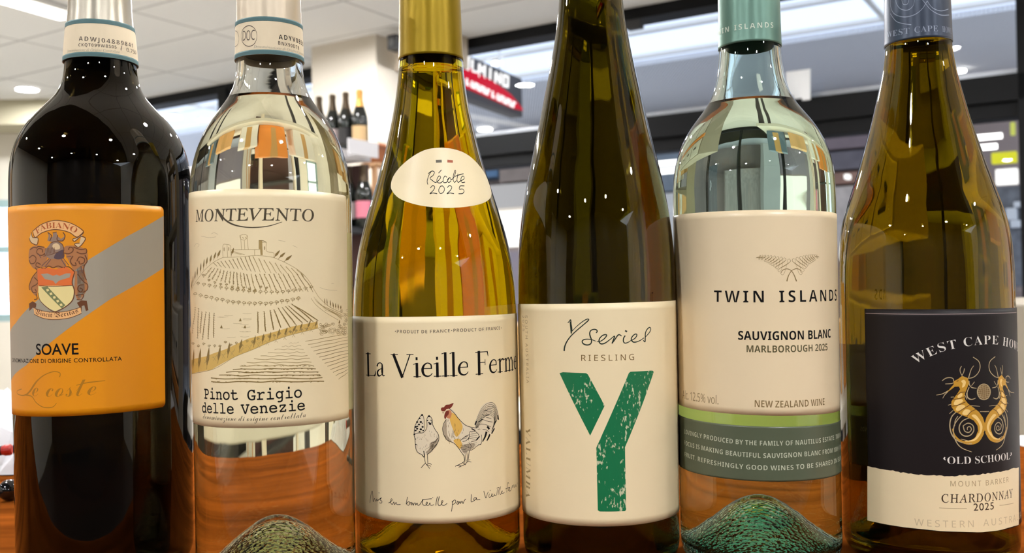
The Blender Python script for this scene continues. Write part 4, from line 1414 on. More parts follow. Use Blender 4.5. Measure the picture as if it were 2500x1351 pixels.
# stone heap at the end of the wall
for k in range(60):
    x, y = rnd.uniform(1140, 1370), rnd.uniform(820, 915)
    if (x - 1140) * .5 + (y - 820) < 5:
        continue
    A.ellipse((x, y), rnd.uniform(8, 15), rnd.uniform(6, 10), 2.6, e2 if k % 2 else e1, 2)
for k in range(14):
    A.ellipse((rnd.uniform(1325, 1378), rnd.uniform(700, 830)), 9, 8, 2.6, e2, 2)
cypress(1306, 830, 1314, 785, 6)
# ploughed lower fields
for k in range(13):
    y = 990 + k * 28; xl = 870 - k * 60 if k < 11 else 200; xr = 960 + k * 18
    P = [(xl + (xr - xl) * j / 9, y + 4 * math.sin(j * 2.1 + k) - j * .5) for j in range(10)]
    A.line(wob(P, 3), [2 + k * .55] * 2, e2 if k > 7 else e1, 2)
    if k > 6:
        for j in range(26):
            x = rnd.uniform(xl, xr)
            A.line([(x, y + rnd.uniform(-6, 6)), (x + 16, y + rnd.uniform(-6, 6))], 4, e2, 2)
for k in range(13):
    x = 1015 + k * 24; y = 975 + k * 27
    P = [(x + (1385 - x) * j / 5, y - j * (14 - k * .3) + rnd.uniform(-3, 3)) for j in range(6)]
    A.line(P, [4, 5, 4, 3], e2 if k > 2 else e1, 2)
for P in ([(200, 40), (225, 30), (255, 45)], [(110, 60), (180, 72), (240, 66)], [(50, 150), (70, 125), (95, 135), (80, 155)], [(905, 140), (925, 150), (945, 158)], [(780, 95), (840, 108)], [(1140, 505), (1200, 525), (1290, 530)], [(1240, 470), (1262, 472)]):
    A.line(P, 2, ink_tan)
A.done('landscape_print', o)

# ---- the golden olive bottle: oval neck label, label with hens
S = B[3]
T6 = crop(840, 0, 2.598)
oval = [(610, 938), (520, 950), (440, 990), (360, 1055), (312, 1120), (297, 1175), (306, 1212), (345, 1255), (420, 1288), (520, 1310), (640, 1319), (760, 1314), (860, 1296), (912, 1272), (933, 1243), (931, 1200), (903, 1122), (850, 1042), (780, 980), (700, 948)]
A = Art(S, T6, .0002)
A.fill(oval, p_cream, 0, True)
o = A.done('neck_label', b3)
A = Art(S, T6, .00022)
A.fill([(582, 1015), (619, 1014), (620, 1031), (583, 1033)], mat('flag grey', (92, 84, 66), .5), 1)
A.fill([(655, 1014), (690, 1017), (690, 1033), (655, 1031)], mat('flag red', (176, 84, 44), .5), 1)
for P in ([(531, 1170), (527, 1150), (538, 1112), (552, 1090)], [(534, 1102), (556, 1086), (573, 1092), (564, 1114), (545, 1130), (562, 1147), (582, 1158), (604, 1140), (613, 1124), (602, 1117), (589, 1138), (593, 1158), (612, 1161), (628, 1148)], [(600, 1098), (617, 1079)],
          [(651, 1125), (640, 1117), (628, 1138), (631, 1158), (650, 1157), (660, 1140), (670, 1127)], [(670, 1127), (656, 1140), (661, 1158), (677, 1150), (675, 1131), (670, 1127)], [(677, 1140), (694, 1130), (708, 1090), (704, 1080), (694, 1110), (692, 1140), (700, 1158), (712, 1146)],
          [(722, 1104), (716, 1140), (723, 1158), (738, 1148)], [(704, 1119), (730, 1110), (757, 1103)], [(738, 1148), (759, 1137), (761, 1122), (749, 1119), (740, 1140), (747, 1158), (766, 1156)],
          [(548, 1192), (562, 1178), (575, 1186), (568, 1206), (544, 1230), (562, 1225), (589, 1229)], [(612, 1182), (600, 1205), (608, 1227), (628, 1222), (637, 1198), (624, 1180), (610, 1184)], [(655, 1190), (668, 1178), (683, 1186), (676, 1206), (652, 1230), (670, 1225), (696, 1229)], [(762, 1180), (736, 1181), (731, 1201), (750, 1199), (761, 1212), (752, 1228), (727, 1230)]):
    A.line(P, 5.4, ink, 2)
A.done('lettering', o)

o, u0, u1 = paper('label', S, ((903, 774), (1218, 768.5)), ((934.5, 1270), (1218, 1263)), -96, 100, p_cream, b3)
T7 = crop(840, 500, 1.5876)
A = Art(S, T7)
m_db = mat('dark brown ink', (74, 58, 40), .5)
A.text('PRODUIT DE FRANCE', [(205, 498), (307, 499), (410, 495)], 12, m_db, 'bold', -.012, spacing=1.1)
A.text('PRODUCT OF FRANCE', [(424, 494), (515, 491), (604, 484)], 12, m_db, 'bold', -.012, spacing=1.1)
for p in ((199, 491), (417, 488), (609, 478)):
    A.dot(p, 2, m_db, 2)
A.done('lettering', o)
A = Art(S, T7)
# serif lettering drawn letter by letter: strokes in units of the capital height
ST, HL = .135, .034


def L_(p):   # stem with foot and head serifs
    return p


def serif_glyph(ch):
    s_ = []
    if ch == 'L':
        s_ = [([(.16, .0), (.16, 1)], ST), ([(0, .985), (.34, .985)], HL), ([(0, .015), (.62, .015)], HL), ([(.56, .02), (.62, .08), (.65, .24)], [.07, .06, .02])]; w = .68
    elif ch == 'V':
        s_ = [([(.13, .98), (.50, .0)], ST), ([(.86, .98), (.52, .02)], .05), ([(0, .985), (.32, .985)], HL), ([(.72, .985), (1.0, .985)], HL)]; w = .98
    elif ch == 'F':
        s_ = [([(.16, .0), (.16, 1)], ST), ([(0, .985), (.60, .985)], HL), ([(0, .015), (.34, .015)], HL), ([(.58, .985), (.60, .92), (.62, .78)], [.06, .05, .02]), ([(.16, .52), (.46, .52)], HL), ([(.46, .64), (.46, .40)], .03)]; w = .66
    elif ch == 'a':
        s_ = [([(.06, .46), (.12, .57), (.24, .60), (.33, .54), (.34, .40), (.34, .10), (.40, .03), (.46, .05)], [.09, .05, .04, .08, .11, .11, .06, .03]), ([(.33, .36), (.16, .29), (.07, .18), (.10, .05), (.20, .02), (.33, .10)], [.03, .04, .09, .10, .05, .03])]; w = .49
    elif ch == 'i':
        s_ = [([(.16, .0), (.16, .58)], .115), ([(.02, .55), (.16, .595)], .035), ([(.02, .015), (.31, .015)], HL), ([(.15, .80), (.161, .80)], .13)]; w = .33
    elif ch == 'e':
        s_ = [([(.07, .36), (.42, .36)], .035), ([(.42, .36), (.40, .53), (.26, .60), (.12, .50), (.06, .30), (.11, .10), (.25, .02), (.38, .06), (.45, .15)], [.06, .06, .04, .08, .12, .11, .08, .05, .03])]; w = .50
    elif ch == 'l':
        s_ = [([(.16, .0), (.16, 1.02)], .115), ([(.02, .99), (.16, 1.035)], .035), ([(.02, .015), (.31, .015)], HL)]; w = .33
    elif ch == 'r':
        s_ = [([(.16, .0), (.16, .58)], .115), ([(.02, .55), (.16, .595)], .035), ([(.02, .015), (.33, .015)], HL), ([(.18, .42), (.26, .56), (.36, .59), (.40, .55)], [.04, .05, .07, .10])]; w = .44
    elif ch == 'm':
        s_ = []
        for x in (.16, .46, .76):
            s_ += [([(x, .0), (x, .44 if x > .2 else .58)], .115), ([(x - .13, .015), (x + .14, .015)], HL)]
        s_ += [([(.02, .55), (.16, .595)], .035), ([(.18, .44), (.27, .57), (.38, .59), (.46, .42)], [.04, .05, .08, .11]), ([(.48, .44), (.57, .57), (.68, .59), (.76, .42)], [.04, .05, .08, .11])]; w = .94
    else:
        w = .30
    return s_, w


def serif_text(A, body, base, cap, m, fit):
    x, items, x1 = 0, [], 0
    for i, ch in enumerate(body):
        s_, w = serif_glyph(ch)
        items.append((x, s_))
        x += w
        if i + 1 == len(fit):
            x1 = x - .04
    Q = [A.uv(p) for p in base]
    k = (Q[1] - Q[0]).length
    d = (Q[1] - Q[0]).normalized(); n = Vector((-d.y, d.x))
    sx, sy = k / x1, cap * A.mm()
    for x, s_ in items:
        for P, w in s_:
            A.line_uv([Q[0] + d * (x + p[0]) * sx + n * p[1] * sy for p in P], [q * sx * .92 for q in w] if isinstance(w, list) else w * (sx * .92 if w > .05 else sy), m, 2, step=.0004)


serif_text(A, 'La Vieille Ferme', [(86, 662), (482, 661)], 88, ink, 'La Vieille')
A.done('lettering', o)
A = Art(S, crop(880, 1160, 6.25))
for P in ([(148, 425), (155, 340), (180, 248), (190, 330), (196, 410), (215, 360), (228, 395), (240, 400), (252, 365), (258, 395), (285, 375), (322, 348), (300, 380), (330, 405), (318, 432), (290, 425)], [(280, 272), (288, 278)],
          [(430, 428), (465, 410), (485, 380), (472, 365), (460, 400), (470, 440), (490, 450), (510, 415), (520, 455), (545, 420), (555, 452), (580, 455), (610, 452)],
          [(720, 338), (705, 400), (700, 450), (718, 420), (745, 410), (752, 440), (735, 465), (712, 455)], [(752, 430), (775, 420), (790, 440), (780, 462), (768, 440), (800, 430), (805, 468), (825, 428), (845, 440), (840, 465), (868, 430), (872, 462), (900, 460), (940, 400), (955, 372), (948, 440), (975, 468), (1000, 462)], [(950, 382), (1010, 372), (1085, 365)],
          [(1000, 460), (1025, 430), (1012, 415), (1000, 445), (1020, 468), (1045, 460), (1060, 425), (1066, 460), (1090, 465), (1118, 455)], [(1100, 346), (1106, 350)], [(1175, 335), (1158, 400), (1152, 468)], [(1205, 332), (1185, 410), (1190, 462), (1215, 468), (1250, 425), (1258, 395), (1238, 400), (1238, 445), (1262, 468), (1290, 460), (1322, 436)],
          [(1400, 400), (1402, 470), (1388, 558)], [(1402, 420), (1430, 385), (1455, 395), (1445, 430), (1408, 455)], [(1480, 405), (1470, 440), (1490, 450), (1500, 415), (1482, 402)], [(1500, 440), (1520, 405), (1525, 440), (1550, 400), (1565, 440), (1580, 400), (1605, 370)],
          [(1692, 300), (1688, 380), (1692, 412), (1730, 398), (1770, 352), (1740, 350), (1725, 380), (1745, 385), (1772, 355), (1770, 380), (1795, 380), (1825, 374)],
          [(1882, 250), (1898, 310), (1915, 355), (1935, 290), (1950, 262)], [(1965, 290), (1960, 330), (1972, 352), (1990, 330)], [(1974, 236), (1982, 242)], [(1990, 330), (2015, 300), (2002, 290), (1998, 320), (2015, 332), (2040, 315), (2042, 290), (2050, 318), (2075, 305), (2090, 220)], [(2080, 205), (2115, 195), (2108, 250), (2100, 305)], [(2138, 180), (2125, 260), (2135, 300), (2160, 270), (2165, 245), (2148, 262), (2165, 285), (2195, 268)],
          [(2262, 130), (2248, 120), (2240, 180), (2230, 265)], [(2215, 215), (2250, 200), (2280, 190)], [(2255, 240), (2280, 215), (2268, 200), (2258, 230), (2278, 248), (2300, 225), (2318, 160), (2325, 200), (2340, 150), (2348, 195), (2362, 150), (2372, 180), (2395, 120)]):
    A.line(P, 9, ink, 2, step=.0003)
A.done('handwriting_lettering', o)
# hens
A = Art(S, crop(980, 960, 6.756))
h_w = mat('hen wash', (232, 216, 186), .5); h_y = mat('hen yellow', (226, 178, 84), .5); h_r = mat('hen comb red', (122, 44, 26), .5); h_g = mat('hen grey', (176, 158, 132), .5); h_or = mat('hen face', (206, 132, 92), .5)
body = [(760, 300), (830, 260), (900, 350), (960, 440), (1040, 520), (1130, 565), (1230, 580), (1300, 570), (1340, 700), (1310, 840), (1200, 900), (1120, 950), (1100, 980), (1040, 1030), (1000, 1000), (930, 890), (860, 820), (760, 780), (700, 680), (680, 580), (720, 440)]
A.fill(body, h_w, 0, True)
A.fill([(800, 330), (880, 350), (960, 450), (1010, 560), (960, 680), (900, 720), (850, 600), (800, 450)], h_y, 1, True)
A.fill([(860, 780), (960, 760), (1010, 900), (960, 920), (900, 850)], h_y, 1, True)
A.fill([(690, 560), (740, 450), (745, 560), (760, 700), (830, 800), (760, 780), (700, 690)], h_g, 1, True)
A.fill([(1020, 860), (1200, 830), (1190, 900), (1100, 960), (1040, 1000), (980, 920)], h_g, 1, True)
A.fill([(760, 290), (800, 280), (830, 330), (800, 420), (740, 400), (720, 330)], h_or, 2, True)
A.fill([(650, 270), (665, 240), (700, 235), (735, 195), (790, 190), (860, 165), (830, 230), (800, 255), (740, 270), (720, 300), (670, 302)], h_r, 3, True)
A.fill([(745, 290), (785, 300), (780, 350), (745, 390), (725, 435), (705, 400), (715, 340)], h_r, 3, True)
A.fill([(668, 322), (700, 318), (690, 340)], h_r, 3)
tail = [(1215, 560), (1215, 490), (1260, 350), (1320, 220), (1400, 160), (1500, 155), (1570, 220), (1605, 340), (1590, 430), (1550, 500), (1530, 620), (1490, 670), (1440, 700), (1340, 700), (1290, 600)]
A.fill(tail, h_w, 0, True)
for P, w in (([(790, 255), (870, 330), (940, 420), (1040, 520), (1130, 560), (1240, 580)], 9), ([(740, 440), (700, 500), (680, 590), (700, 690), (760, 780), (860, 825), (930, 895), (1010, 1010), (1030, 1030)], 9), ([(1030, 1030), (1040, 1110), (1010, 1150), (900, 1205)], 10), ([(1065, 1000), (1050, 1100), (1045, 1150)], 7), ([(1120, 950), (1105, 1060), (1090, 1130), (1040, 1180), (945, 1225)], 10), ([(1080, 980), (1085, 1080), (1075, 1130)], 7), ([(1090, 1125), (1150, 1140)], 8), ([(1100, 1110), (1135, 1100)], 7), ([(1010, 1150), (1060, 1185)], 9), ([(890, 1215), (905, 1200), (980, 1200)], 8),
             ([(1310, 840), (1240, 880), (1180, 930), (1120, 950)], 8), ([(1320, 690), (1325, 790), (1310, 850), (1270, 850)], 8), ([(980, 780), (1050, 720), (1120, 690), (1110, 740), (1060, 790), (1010, 800)], 9), ([(1130, 640), (1120, 720), (1100, 780)], 9), ([(1130, 640), (1200, 630), (1260, 670), (1280, 720), (1240, 780), (1150, 800)], 9),
             ([(1160, 590), (1215, 620)], 18), ([(1240, 770), (1285, 720)], 22), ([(1150, 660), (1240, 670)], 6), ([(1140, 690), (1250, 700)], 6), ([(1130, 720), (1250, 735)], 6), ([(1120, 750), (1230, 765)], 6), ([(1010, 760), (1080, 740)], 6), ([(1030, 735), (1100, 710)], 6), ([(1110, 820), (1150, 870), (1140, 910)], 8), ([(1000, 870), (1060, 850), (1110, 860)], 5), ([(980, 900), (1050, 890), (1120, 900)], 5), ([(1000, 930), (1060, 930)], 5), ([(1020, 960), (1080, 960)], 5)):
    A.line(P, w, ink, 4)
for k in range(46):
    x, y = rnd.uniform(720, 1020), rnd.uniform(420, 800)
    if y < 420 + (x - 720) * .55 - 30 or (x < 760 and y > 740):
        continue
    A.line([(x, y), (x + rnd.uniform(-4, 10), y + rnd.uniform(22, 55))], rnd.uniform(3, 6), rnd.choice((gi, ink, e2)), 4)
for k in range(60):
    x, y = rnd.uniform(960, 1230), rnd.uniform(800, 960)
    if y > 960 - abs(x - 1080) * .35 or y < 800 + (x < 1000) * 40:
        continue
    A.line([(x, y), (x + rnd.uniform(10, 30), y + rnd.uniform(-4, 10))], 3, rnd.choice((gi, ink)), 4)
for k in range(50):
    t_ = rnd.uniform(0, 1); x = 1230 + 330 * t_; y = 560 - 380 * math.sin(t_ * 2.2) + rnd.uniform(20, 160)
    if y < 640 and x < 1560:
        A.line([(x, y), (x + rnd.uniform(8, 26), y - rnd.uniform(4, 20)), (x + rnd.uniform(26, 40), y - rnd.uniform(0, 14))], 3, rnd.choice((gi, ink, e2)), 4)
for k in range(8):   # tail feathers
    a = k / 7
    P = [(1225 + 40 * a, 580 - 20 * a), (1240 + 70 * a, 440 + 40 * a), (1330 + 60 * a, 250 + 120 * a), (1440 + 30 * a, 165 + 200 * a), (1540 - 10 * a, 190 + 260 * a), (1600 - 110 * a, 400 + 230 * a)]
    A.line(P, [5, 6, 6, 6, 7, 14], ink if k % 2 == 0 else gi, 4)
for P, w in (([(1590, 370), (1600, 435)], 26), ([(1530, 510), (1555, 465)], 24), ([(1490, 665), (1530, 590)], 26), ([(1420, 560), (1445, 590)], 36), ([(1400, 650), (1380, 720), (1340, 800)], [40, 34, 16]), ([(1455, 690), (1435, 740), (1410, 785)], [30, 34, 16]), ([(1215, 520), (1235, 470)], 24), ([(1270, 480), (1330, 440)], 14), ([(1350, 300), (1420, 280)], 9), ([(1390, 370), (1450, 360)], 16), ([(1330, 350), (1400, 400), (1480, 420)], 7), ([(1300, 420), (1400, 460), (1500, 480)], 7), ([(1290, 520), (1380, 520), (1470, 560)], 7), ([(1340, 600), (1400, 610), (1440, 640)], 7)):
    A.line(P, w, ink, 5)
hen = [(430, 560), (420, 430), (455, 365), (500, 420), (520, 520), (560, 600), (610, 680), (610, 790), (560, 890), (470, 985), (400, 1020), (300, 1010), (240, 930), (230, 800), (215, 690), (300, 640), (380, 640)]
A.fill(hen, h_w, 0, True)
A.fill([(340, 350), (370, 400), (375, 520), (385, 620), (340, 660), (215, 690), (215, 560), (270, 450)], h_w, 0, True)
A.fill([(470, 830), (560, 780), (605, 740), (590, 850), (500, 950), (440, 1000), (400, 980), (460, 920)], h_g, 1, True)
for P, w in (([(340, 350), (290, 420), (250, 490), (220, 560), (210, 660)], 9), ([(350, 350), (372, 430), (376, 540), (390, 610)], 7), ([(200, 680), (280, 660), (360, 655), (420, 570), (420, 430), (455, 370)], 8), ([(460, 370), (505, 430), (515, 520), (560, 610), (610, 690), (612, 790), (560, 880), (470, 985), (420, 1010)], 9), ([(205, 680), (225, 770), (235, 900), (270, 980), (340, 1020), (370, 1060)], 10), ([(380, 1000), (385, 1080), (395, 1160)], 8), ([(430, 1010), (432, 1090), (435, 1160)], 8), ([(395, 1160), (360, 1195), (325, 1235)], 9), ([(395, 1160), (430, 1200), (465, 1245)], 9), ([(430, 1160), (470, 1165), (495, 1180)], 9), ([(420, 1180), (485, 1210)], 8), ([(340, 1020), (375, 1060), (370, 960)], 12), ([(490, 830), (560, 800), (600, 740)], 9)):
    A.line(P, w, ink, 4)
for x, y, r_ in ((340, 365, 18), (455, 385, 20), (430, 455, 12), (490, 450, 12), (475, 510, 22), (500, 480, 12), (455, 490, 14), (300, 420, 16), (260, 480, 18), (320, 480, 20), (235, 560, 20), (290, 520, 18), (350, 560, 18), (320, 600, 20), (260, 590, 18), (235, 620, 16), (300, 640, 14), (360, 620, 14), (265, 550, 14), (345, 500, 10), (215, 680, 16), (230, 760, 12), (240, 850, 12)):
    A.ellipse((x, y), r_, r_ * .8, 0, ink, 5)
for k in range(40):
    x, y = rnd.uniform(250, 590), rnd.uniform(620, 960)
    A.line([(x, y), (x + rnd.uniform(-8, 8), y + rnd.uniform(14, 34))], 3.2, rnd.choice((gi, e2)), 4)
for k in range(10):
    A.line([(rnd.uniform(400, 520), rnd.uniform(860, 960)), (rnd.uniform(480, 590), rnd.uniform(800, 880))], 4, gi, 4)
A.done('hen_print', o)
# ---- the slim olive bottle: big worn green letter
S = B[4]
o, u0, u1 = paper('label', S, ((1310, 743), (1613.6, 736.3)), ((1333.4, 1273.5), (1613.6, 1271)), -98, 98, p_cream, b4)
T8 = crop(1240, 720, 2.141)
m_green = mat('worn green ink', (4, 116, 70), .5)
nt = m_green.node_tree; pb = nt.nodes['Principled BSDF']; tc = nt.nodes.new('ShaderNodeTexCoord')
mpn = nt.nodes.new('ShaderNodeMapping'); mpn.inputs['Scale'].default_value = (1, 1, .45); n1 = nt.nodes.new('ShaderNodeTexNoise'); n1.inputs['Scale'].default_value = 900; n1.inputs['Detail'].default_value = 3
n2 = nt.nodes.new('ShaderNodeTexNoise'); n2.inputs['Scale'].default_value = 75; ad = nt.nodes.new('ShaderNodeMath'); ad.operation = 'MULTIPLY_ADD'; ad.inputs[1].default_value = 0.55
cr = nt.nodes.new('ShaderNodeValToRGB'); e_ = cr.color_ramp.elements; e_[0].position = .895; e_[0].color = lin((2, 112, 66)); e_[1].position = .95; e_[1].color = lin((196, 200, 164))
for a, b in ((tc.outputs['Object'], mpn.inputs['Vector']), (mpn.outputs[0], n1.inputs['Vector']), (tc.outputs['Object'], n2.inputs['Vector']), (n2.outputs['Fac'], ad.inputs[0]), (n1.outputs['Fac'], ad.inputs[2]), (ad.outputs[0], cr.inputs[0]), (cr.outputs[0], pb.inputs['Base Color'])):
    nt.links.new(a, b)
A = Art(S, T8)
A.fill([(270, 410), (288, 405), (408, 410), (418, 417), (506, 580), (430, 737)], m_green, 1)
A.fill([(632, 410), (640, 403), (754, 396), (762, 403), (758, 416), (612, 798), (618, 1124), (612, 1132), (480, 1134), (470, 1127), (462, 800)], m_green, 1)
A.done('logo_print', o)
A = Art(S, crop(1340, 760, 8.929))
hi_ = mat('green black ink', (16, 34, 18), .5)
for P, w in (([(415, 255), (445, 225), (475, 190), (485, 300), (505, 430)], [16, 22, 26, 34, 24]), ([(468, 240), (490, 480)], 30), ([(505, 440), (600, 340), (720, 240), (820, 180), (870, 180), (850, 215), (740, 310), (600, 430), (480, 545), (390, 670), (345, 780), (335, 860)], [14, 14, 16, 18, 24, 22, 22, 22, 24, 26, 30, 36]),
             ([(1035, 470), (1055, 440), (1030, 405), (970, 400), (910, 430), (890, 490), (905, 560), (930, 630), (920, 700), (870, 735), (800, 735), (740, 700), (730, 650), (780, 618), (860, 612), (940, 625), (1020, 655)], [26, 24, 24, 24, 26, 28, 26, 24, 26, 28, 28, 26, 24, 20, 18, 18, 12]),
             ([(1050, 665), (1120, 660), (1210, 600), (1260, 530), (1235, 512), (1165, 535), (1105, 600), (1095, 670), (1140, 715), (1220, 700), (1320, 630), (1430, 545), (1410, 620), (1380, 700)], [14, 20, 22, 24, 24, 22, 26, 28, 24, 20, 18, 22, 28, 28]), ([(1380, 700), (1440, 620), (1500, 530), (1540, 515), (1580, 540)], [22, 22, 24, 26, 20]),
             ([(1660, 540), (1630, 590), (1625, 660), (1660, 700), (1730, 680), (1790, 640)], [26, 26, 26, 22, 18, 16]), ([(1670, 430), (1695, 445)], 34), ([(1800, 640), (1880, 590), (1920, 520), (1890, 500), (1830, 540), (1795, 610), (1830, 670), (1900, 675), (1990, 640), (2070, 585)], [18, 22, 24, 24, 24, 28, 26, 20, 18, 16]),
             ([(2060, 640), (2095, 670), (2100, 580), (2105, 480), (2140, 400), (2195, 355), (2220, 390), (2195, 460), (2110, 560)], [20, 30, 28, 26, 24, 22, 22, 20, 16])):
    A.line(P, w, hi_, 2, step=.0003)
A.text('RIESLING', [(706, 1085), (1280, 1083), (1858, 1063)], 128, mat('olive brown ink', (118, 88, 30), .5), 'sans', 0, spacing=1.3)
A.done('lettering', o)
A = Art(S, T8)
A.text('SOUTH AUSTRALIA', [(90, 108), (93, 285), (98, 462)], 10, ink_tan, 'sans', 0, spacing=1.3, cap_m=.0026)
A.text('2025', [(75, 108), (77, 190)], 10, ink_tan, 'sans', 0, spacing=1.3, cap_m=.0026)
A.text('YALUMBA', [(93, 690), (95, 870), (94, 1058)], 20, mat('khaki ink', (160, 138, 94), .5), 'serifbold', -.006, spacing=1.1, cap_m=.0052)
A.done('side_lettering', o)

# ---- the pale green bottle: cap, beige label, green band
S = B[5]
A = Art(S, crop(1620, 0, 2.502), .00055)
m_pale = mat('pale print', (214, 224, 208), .5)
A.text('TWIN', [(318, 234), (345, 215), (402, 194)], 33, m_pale, 'bold', -.006, spacing=1.25)
A.text('ISLANDS', [(434, 187), (550, 174), (667, 171)], 33, m_pale, 'bold', -.006, spacing=1.25)
capo = [c for c in b5.children if c.name.startswith('capsule')][0]
A.done('lettering', capo)
o, u0, u1 = paper('label', S, ((1735.5, 517.3), (1966.4, 513.5)), ((1735.5, 1006), (2005, 1012)), -97, 96, p_beige, b5)
T5 = crop(1620, 500, 2.598)
A = Art(S, T5)
ol = mat('dark olive ink', (84, 76, 40), .5); ol2 = mat('brown olive ink', (128, 104, 60), .5)
A.text('TWIN', [(320, 617), (478, 621), (636, 621)], 71, ink, 'bold', -.006, spacing=1.22)
A.text('ISLANDS', [(735, 621), (900, 617), (1076, 611)], 71, ink, 'bold', -.006, spacing=1.22, fit='ISLAND')
A.done('lettering', o)
A = Art(S, T5)
A.text('SAUVIGNON', [(473, 857), (680, 860), (890, 855)], 54, ink, 'bold', 0)
A.text('BLANC', [(918, 854), (990, 850), (1060, 843)], 54, ink, 'bold', 0)
A.text('MARLBOROUGH', [(527, 936), (735, 938), (945, 931)], 42, ol, 'bold', -.004)
A.text('2025', [(962, 930), (1040, 924)], 42, ol, 'bold', -.004)
A.done('lettering', o)
A = Art(S, T5)
A.text('NEW ZEALAND', [(578, 1284), (750, 1288), (920, 1281)], 41, ol2, 'bold', -.008)
A.text('WINE', [(935, 1280), (1021, 1271)], 41, ol2, 'bold', -.008)
A.done('lettering', o)
A = Art(S, T5)
A.text('Alc. 12.5% vol.', [(122, 1229), (235, 1252), (348, 1268)], 54, mat('taupe ink', (150, 128, 88), .5), 'sans', 0)
A.done('lettering', o)
A = Art(S, crop(1820, 600, 12.5))
fe = mat('fern ink', (140, 116, 70), .5)
TL = [(440, 290), (515, 290), (600, 290), (690, 295), (780, 300), (885, 310), (985, 330), (1090, 345), (1190, 370), (1330, 405)]
BL = [(420, 425), (500, 435), (600, 490), (680, 525), (750, 568), (820, 608), (900, 658), (965, 715), (1040, 800), (1130, 895)]
TR = [(2180, 285), (2125, 270), (2060, 268), (2000, 272), (1940, 280), (1860, 290), (1780, 305), (1690, 322), (1580, 352), (1470, 392)]
BR = [(2195, 400), (2110, 455), (2070, 485), (2020, 520), (1970, 555), (1900, 600), (1855, 660), (1805, 712), (1742, 795), (1680, 890)]
for Tt, Bb, sg in ((TL, BL, 1), (TR, BR, -1)):
    for i in range(10):
        tx, ty = Tt[i]
        bx, by = Bb[i - 1] if i else (Bb[0][0] - 40 * sg, Bb[0][1] - 20)
        q = (.5 + .08 * i)
        A.line([(bx - 20 * sg * q, by - 50 * q), (bx + 5 * sg, by - 85 * q), ((bx + tx) / 2 + 10 * sg, (by + ty) / 2 + 10), (tx + 25 * sg * q, ty + 75 * q), (tx + 30 * sg * q, ty + 25 * q), (tx, ty)], [10, 18, 20, 18, 12, 8], fe, 2, step=.0002)
        nx, ny = Bb[i]
        A.line([(tx, ty), (tx - 38 * sg * q, ty + 30 * q), (tx - 45 * sg * q, ty + 90 * q), ((tx + nx) / 2 + 12 * sg, (ty + ny) / 2 + 10), (nx + 45 * sg * q, ny - 50 * q), (nx, ny), (nx - 40 * sg * q, ny - 25 * q), (nx - 45 * sg * q, ny - 60 * q)], [7, 6, 6, 6, 7, 8, 8, 8], fe, 2, step=.0002)
A.line([(1085, 835), (1130, 755), (1230, 712), (1330, 725), (1420, 790), (1490, 910), (1530, 1020), (1555, 1080)], [14, 22, 22, 20, 20, 24, 30, 36], fe, 3, step=.0002)
A.line([(1705, 840), (1670, 750), (1580, 706), (1490, 720), (1400, 775), (1320, 900), (1285, 1000), (1265, 1080)], [14, 22, 22, 20, 20, 24, 30, 36], fe, 3, step=.0002)
A.line([(330, 372), (400, 350)], 14, fe, 2)
A.done('logo_print', o)
o, u0, u1 = paper('band_label', S, ((1764.8, 1035.9), (1967.4, 1041.2)), ((1764.8, 1168.5), (1967.4, 1174.3)), -97, 97, mat('moss green band paper', (88, 96, 76), .3), b5)
A = Art(S, crop(1620, 960, 3.454))
sl = mat('silver green print', (196, 202, 178), .5)
A.text('LOVINGLY PRODUCED BY THE FAMILY OF NAUTILUS ESTATE. TWIN ISLANDS', [(176, 342), (335, 385), (600, 430), (830, 444), (1110, 440), (1437, 396)], 38, sl, 'bold', -.008, fit='LOVINGLY PRODUCED BY THE FAMILY OF NAUTILUS ESTATE', spacing=1.05)
A.text('FOCUS IS MAKING BEAUTIFUL SAUVIGNON BLANC FROM 100% MARLB', [(176, 437), (345, 487), (580, 530), (865, 549), (1195, 535), (1424, 504)], 38, sl, 'bold', -.008, fit='FOCUS IS MAKING BEAUTIFUL SAUVIGNON BLANC FROM', spacing=1.05)
A.text('FRUIT. REFRESHINGLY GOOD WINES TO BE SHARED IN SUN', [(178, 533), (290, 575), (500, 622), (710, 645), (1000, 652), (1200, 638), (1425, 600)], 38, sl, 'bold', -.008, fit='FRUIT. REFRESHINGLY GOOD WINES TO BE SHARED', spacing=1.05)
A.done('lettering', o)

# ---- the brown olive bottle: cap, black label over a torn cream strip
S = B[6]
A = Art(S, crop(2020, 0, 1.777), .00055)
cp = mat('grey blue print', (142, 152, 172), .45)
A.text('WEST', [(262, 166), (310, 153), (357, 146)], 24, cp, 'serifbold', -.006, spacing=1.05)
A.text('CAPE', [(378, 143), (430, 138), (478, 137)], 24, cp, 'serifbold', -.006, spacing=1.05)
A.text('HOWE', [(497, 139), (520, 143)], 24, cp, 'serifbold', -.006, fit='HO', spacing=1.05)
for P in ([(278, -30), (276, 20), (290, 58), (330, 74), (375, 66), (410, 40), (432, 5)], [(300, -30), (300, 10), (318, 38), (350, 44), (374, 22), (378, -20)], [(322, -10), (330, 18), (348, 18), (354, -5), (340, -20)], [(276, 60), (300, 92), (330, 103), (364, 108)], [(395, -20), (420, 10), (450, 45), (490, 66), (525, 66)], [(432, 5), (455, 35), (490, 48), (522, 40)]):
    A.line(P, 3.5, cp, 2)
capo = [c for c in b6.children if c.name.startswith('capsule')][0]
A.done('lettering', capo)
o, u0, u1 = paper('label', S, ((2220.8, 755.5), (2463.7, 752.7)), ((2206.8, 1289), (2440, 1296)), (2116, 1000), 100, p_black, b6)
T6b = crop(2020, 720, 2.141)
A = Art(S, T6b)
top = []
for i in range(60):
    x = 209 + (1000 - 209) * i / 59
    y = np.interp(x, [208, 300, 400, 500, 650, 800, 900, 1000], [898, 913, 931, 943, 949, 940, 925, 903]) + rnd.uniform(-3.5, 3.5)
    top.append((x, y))
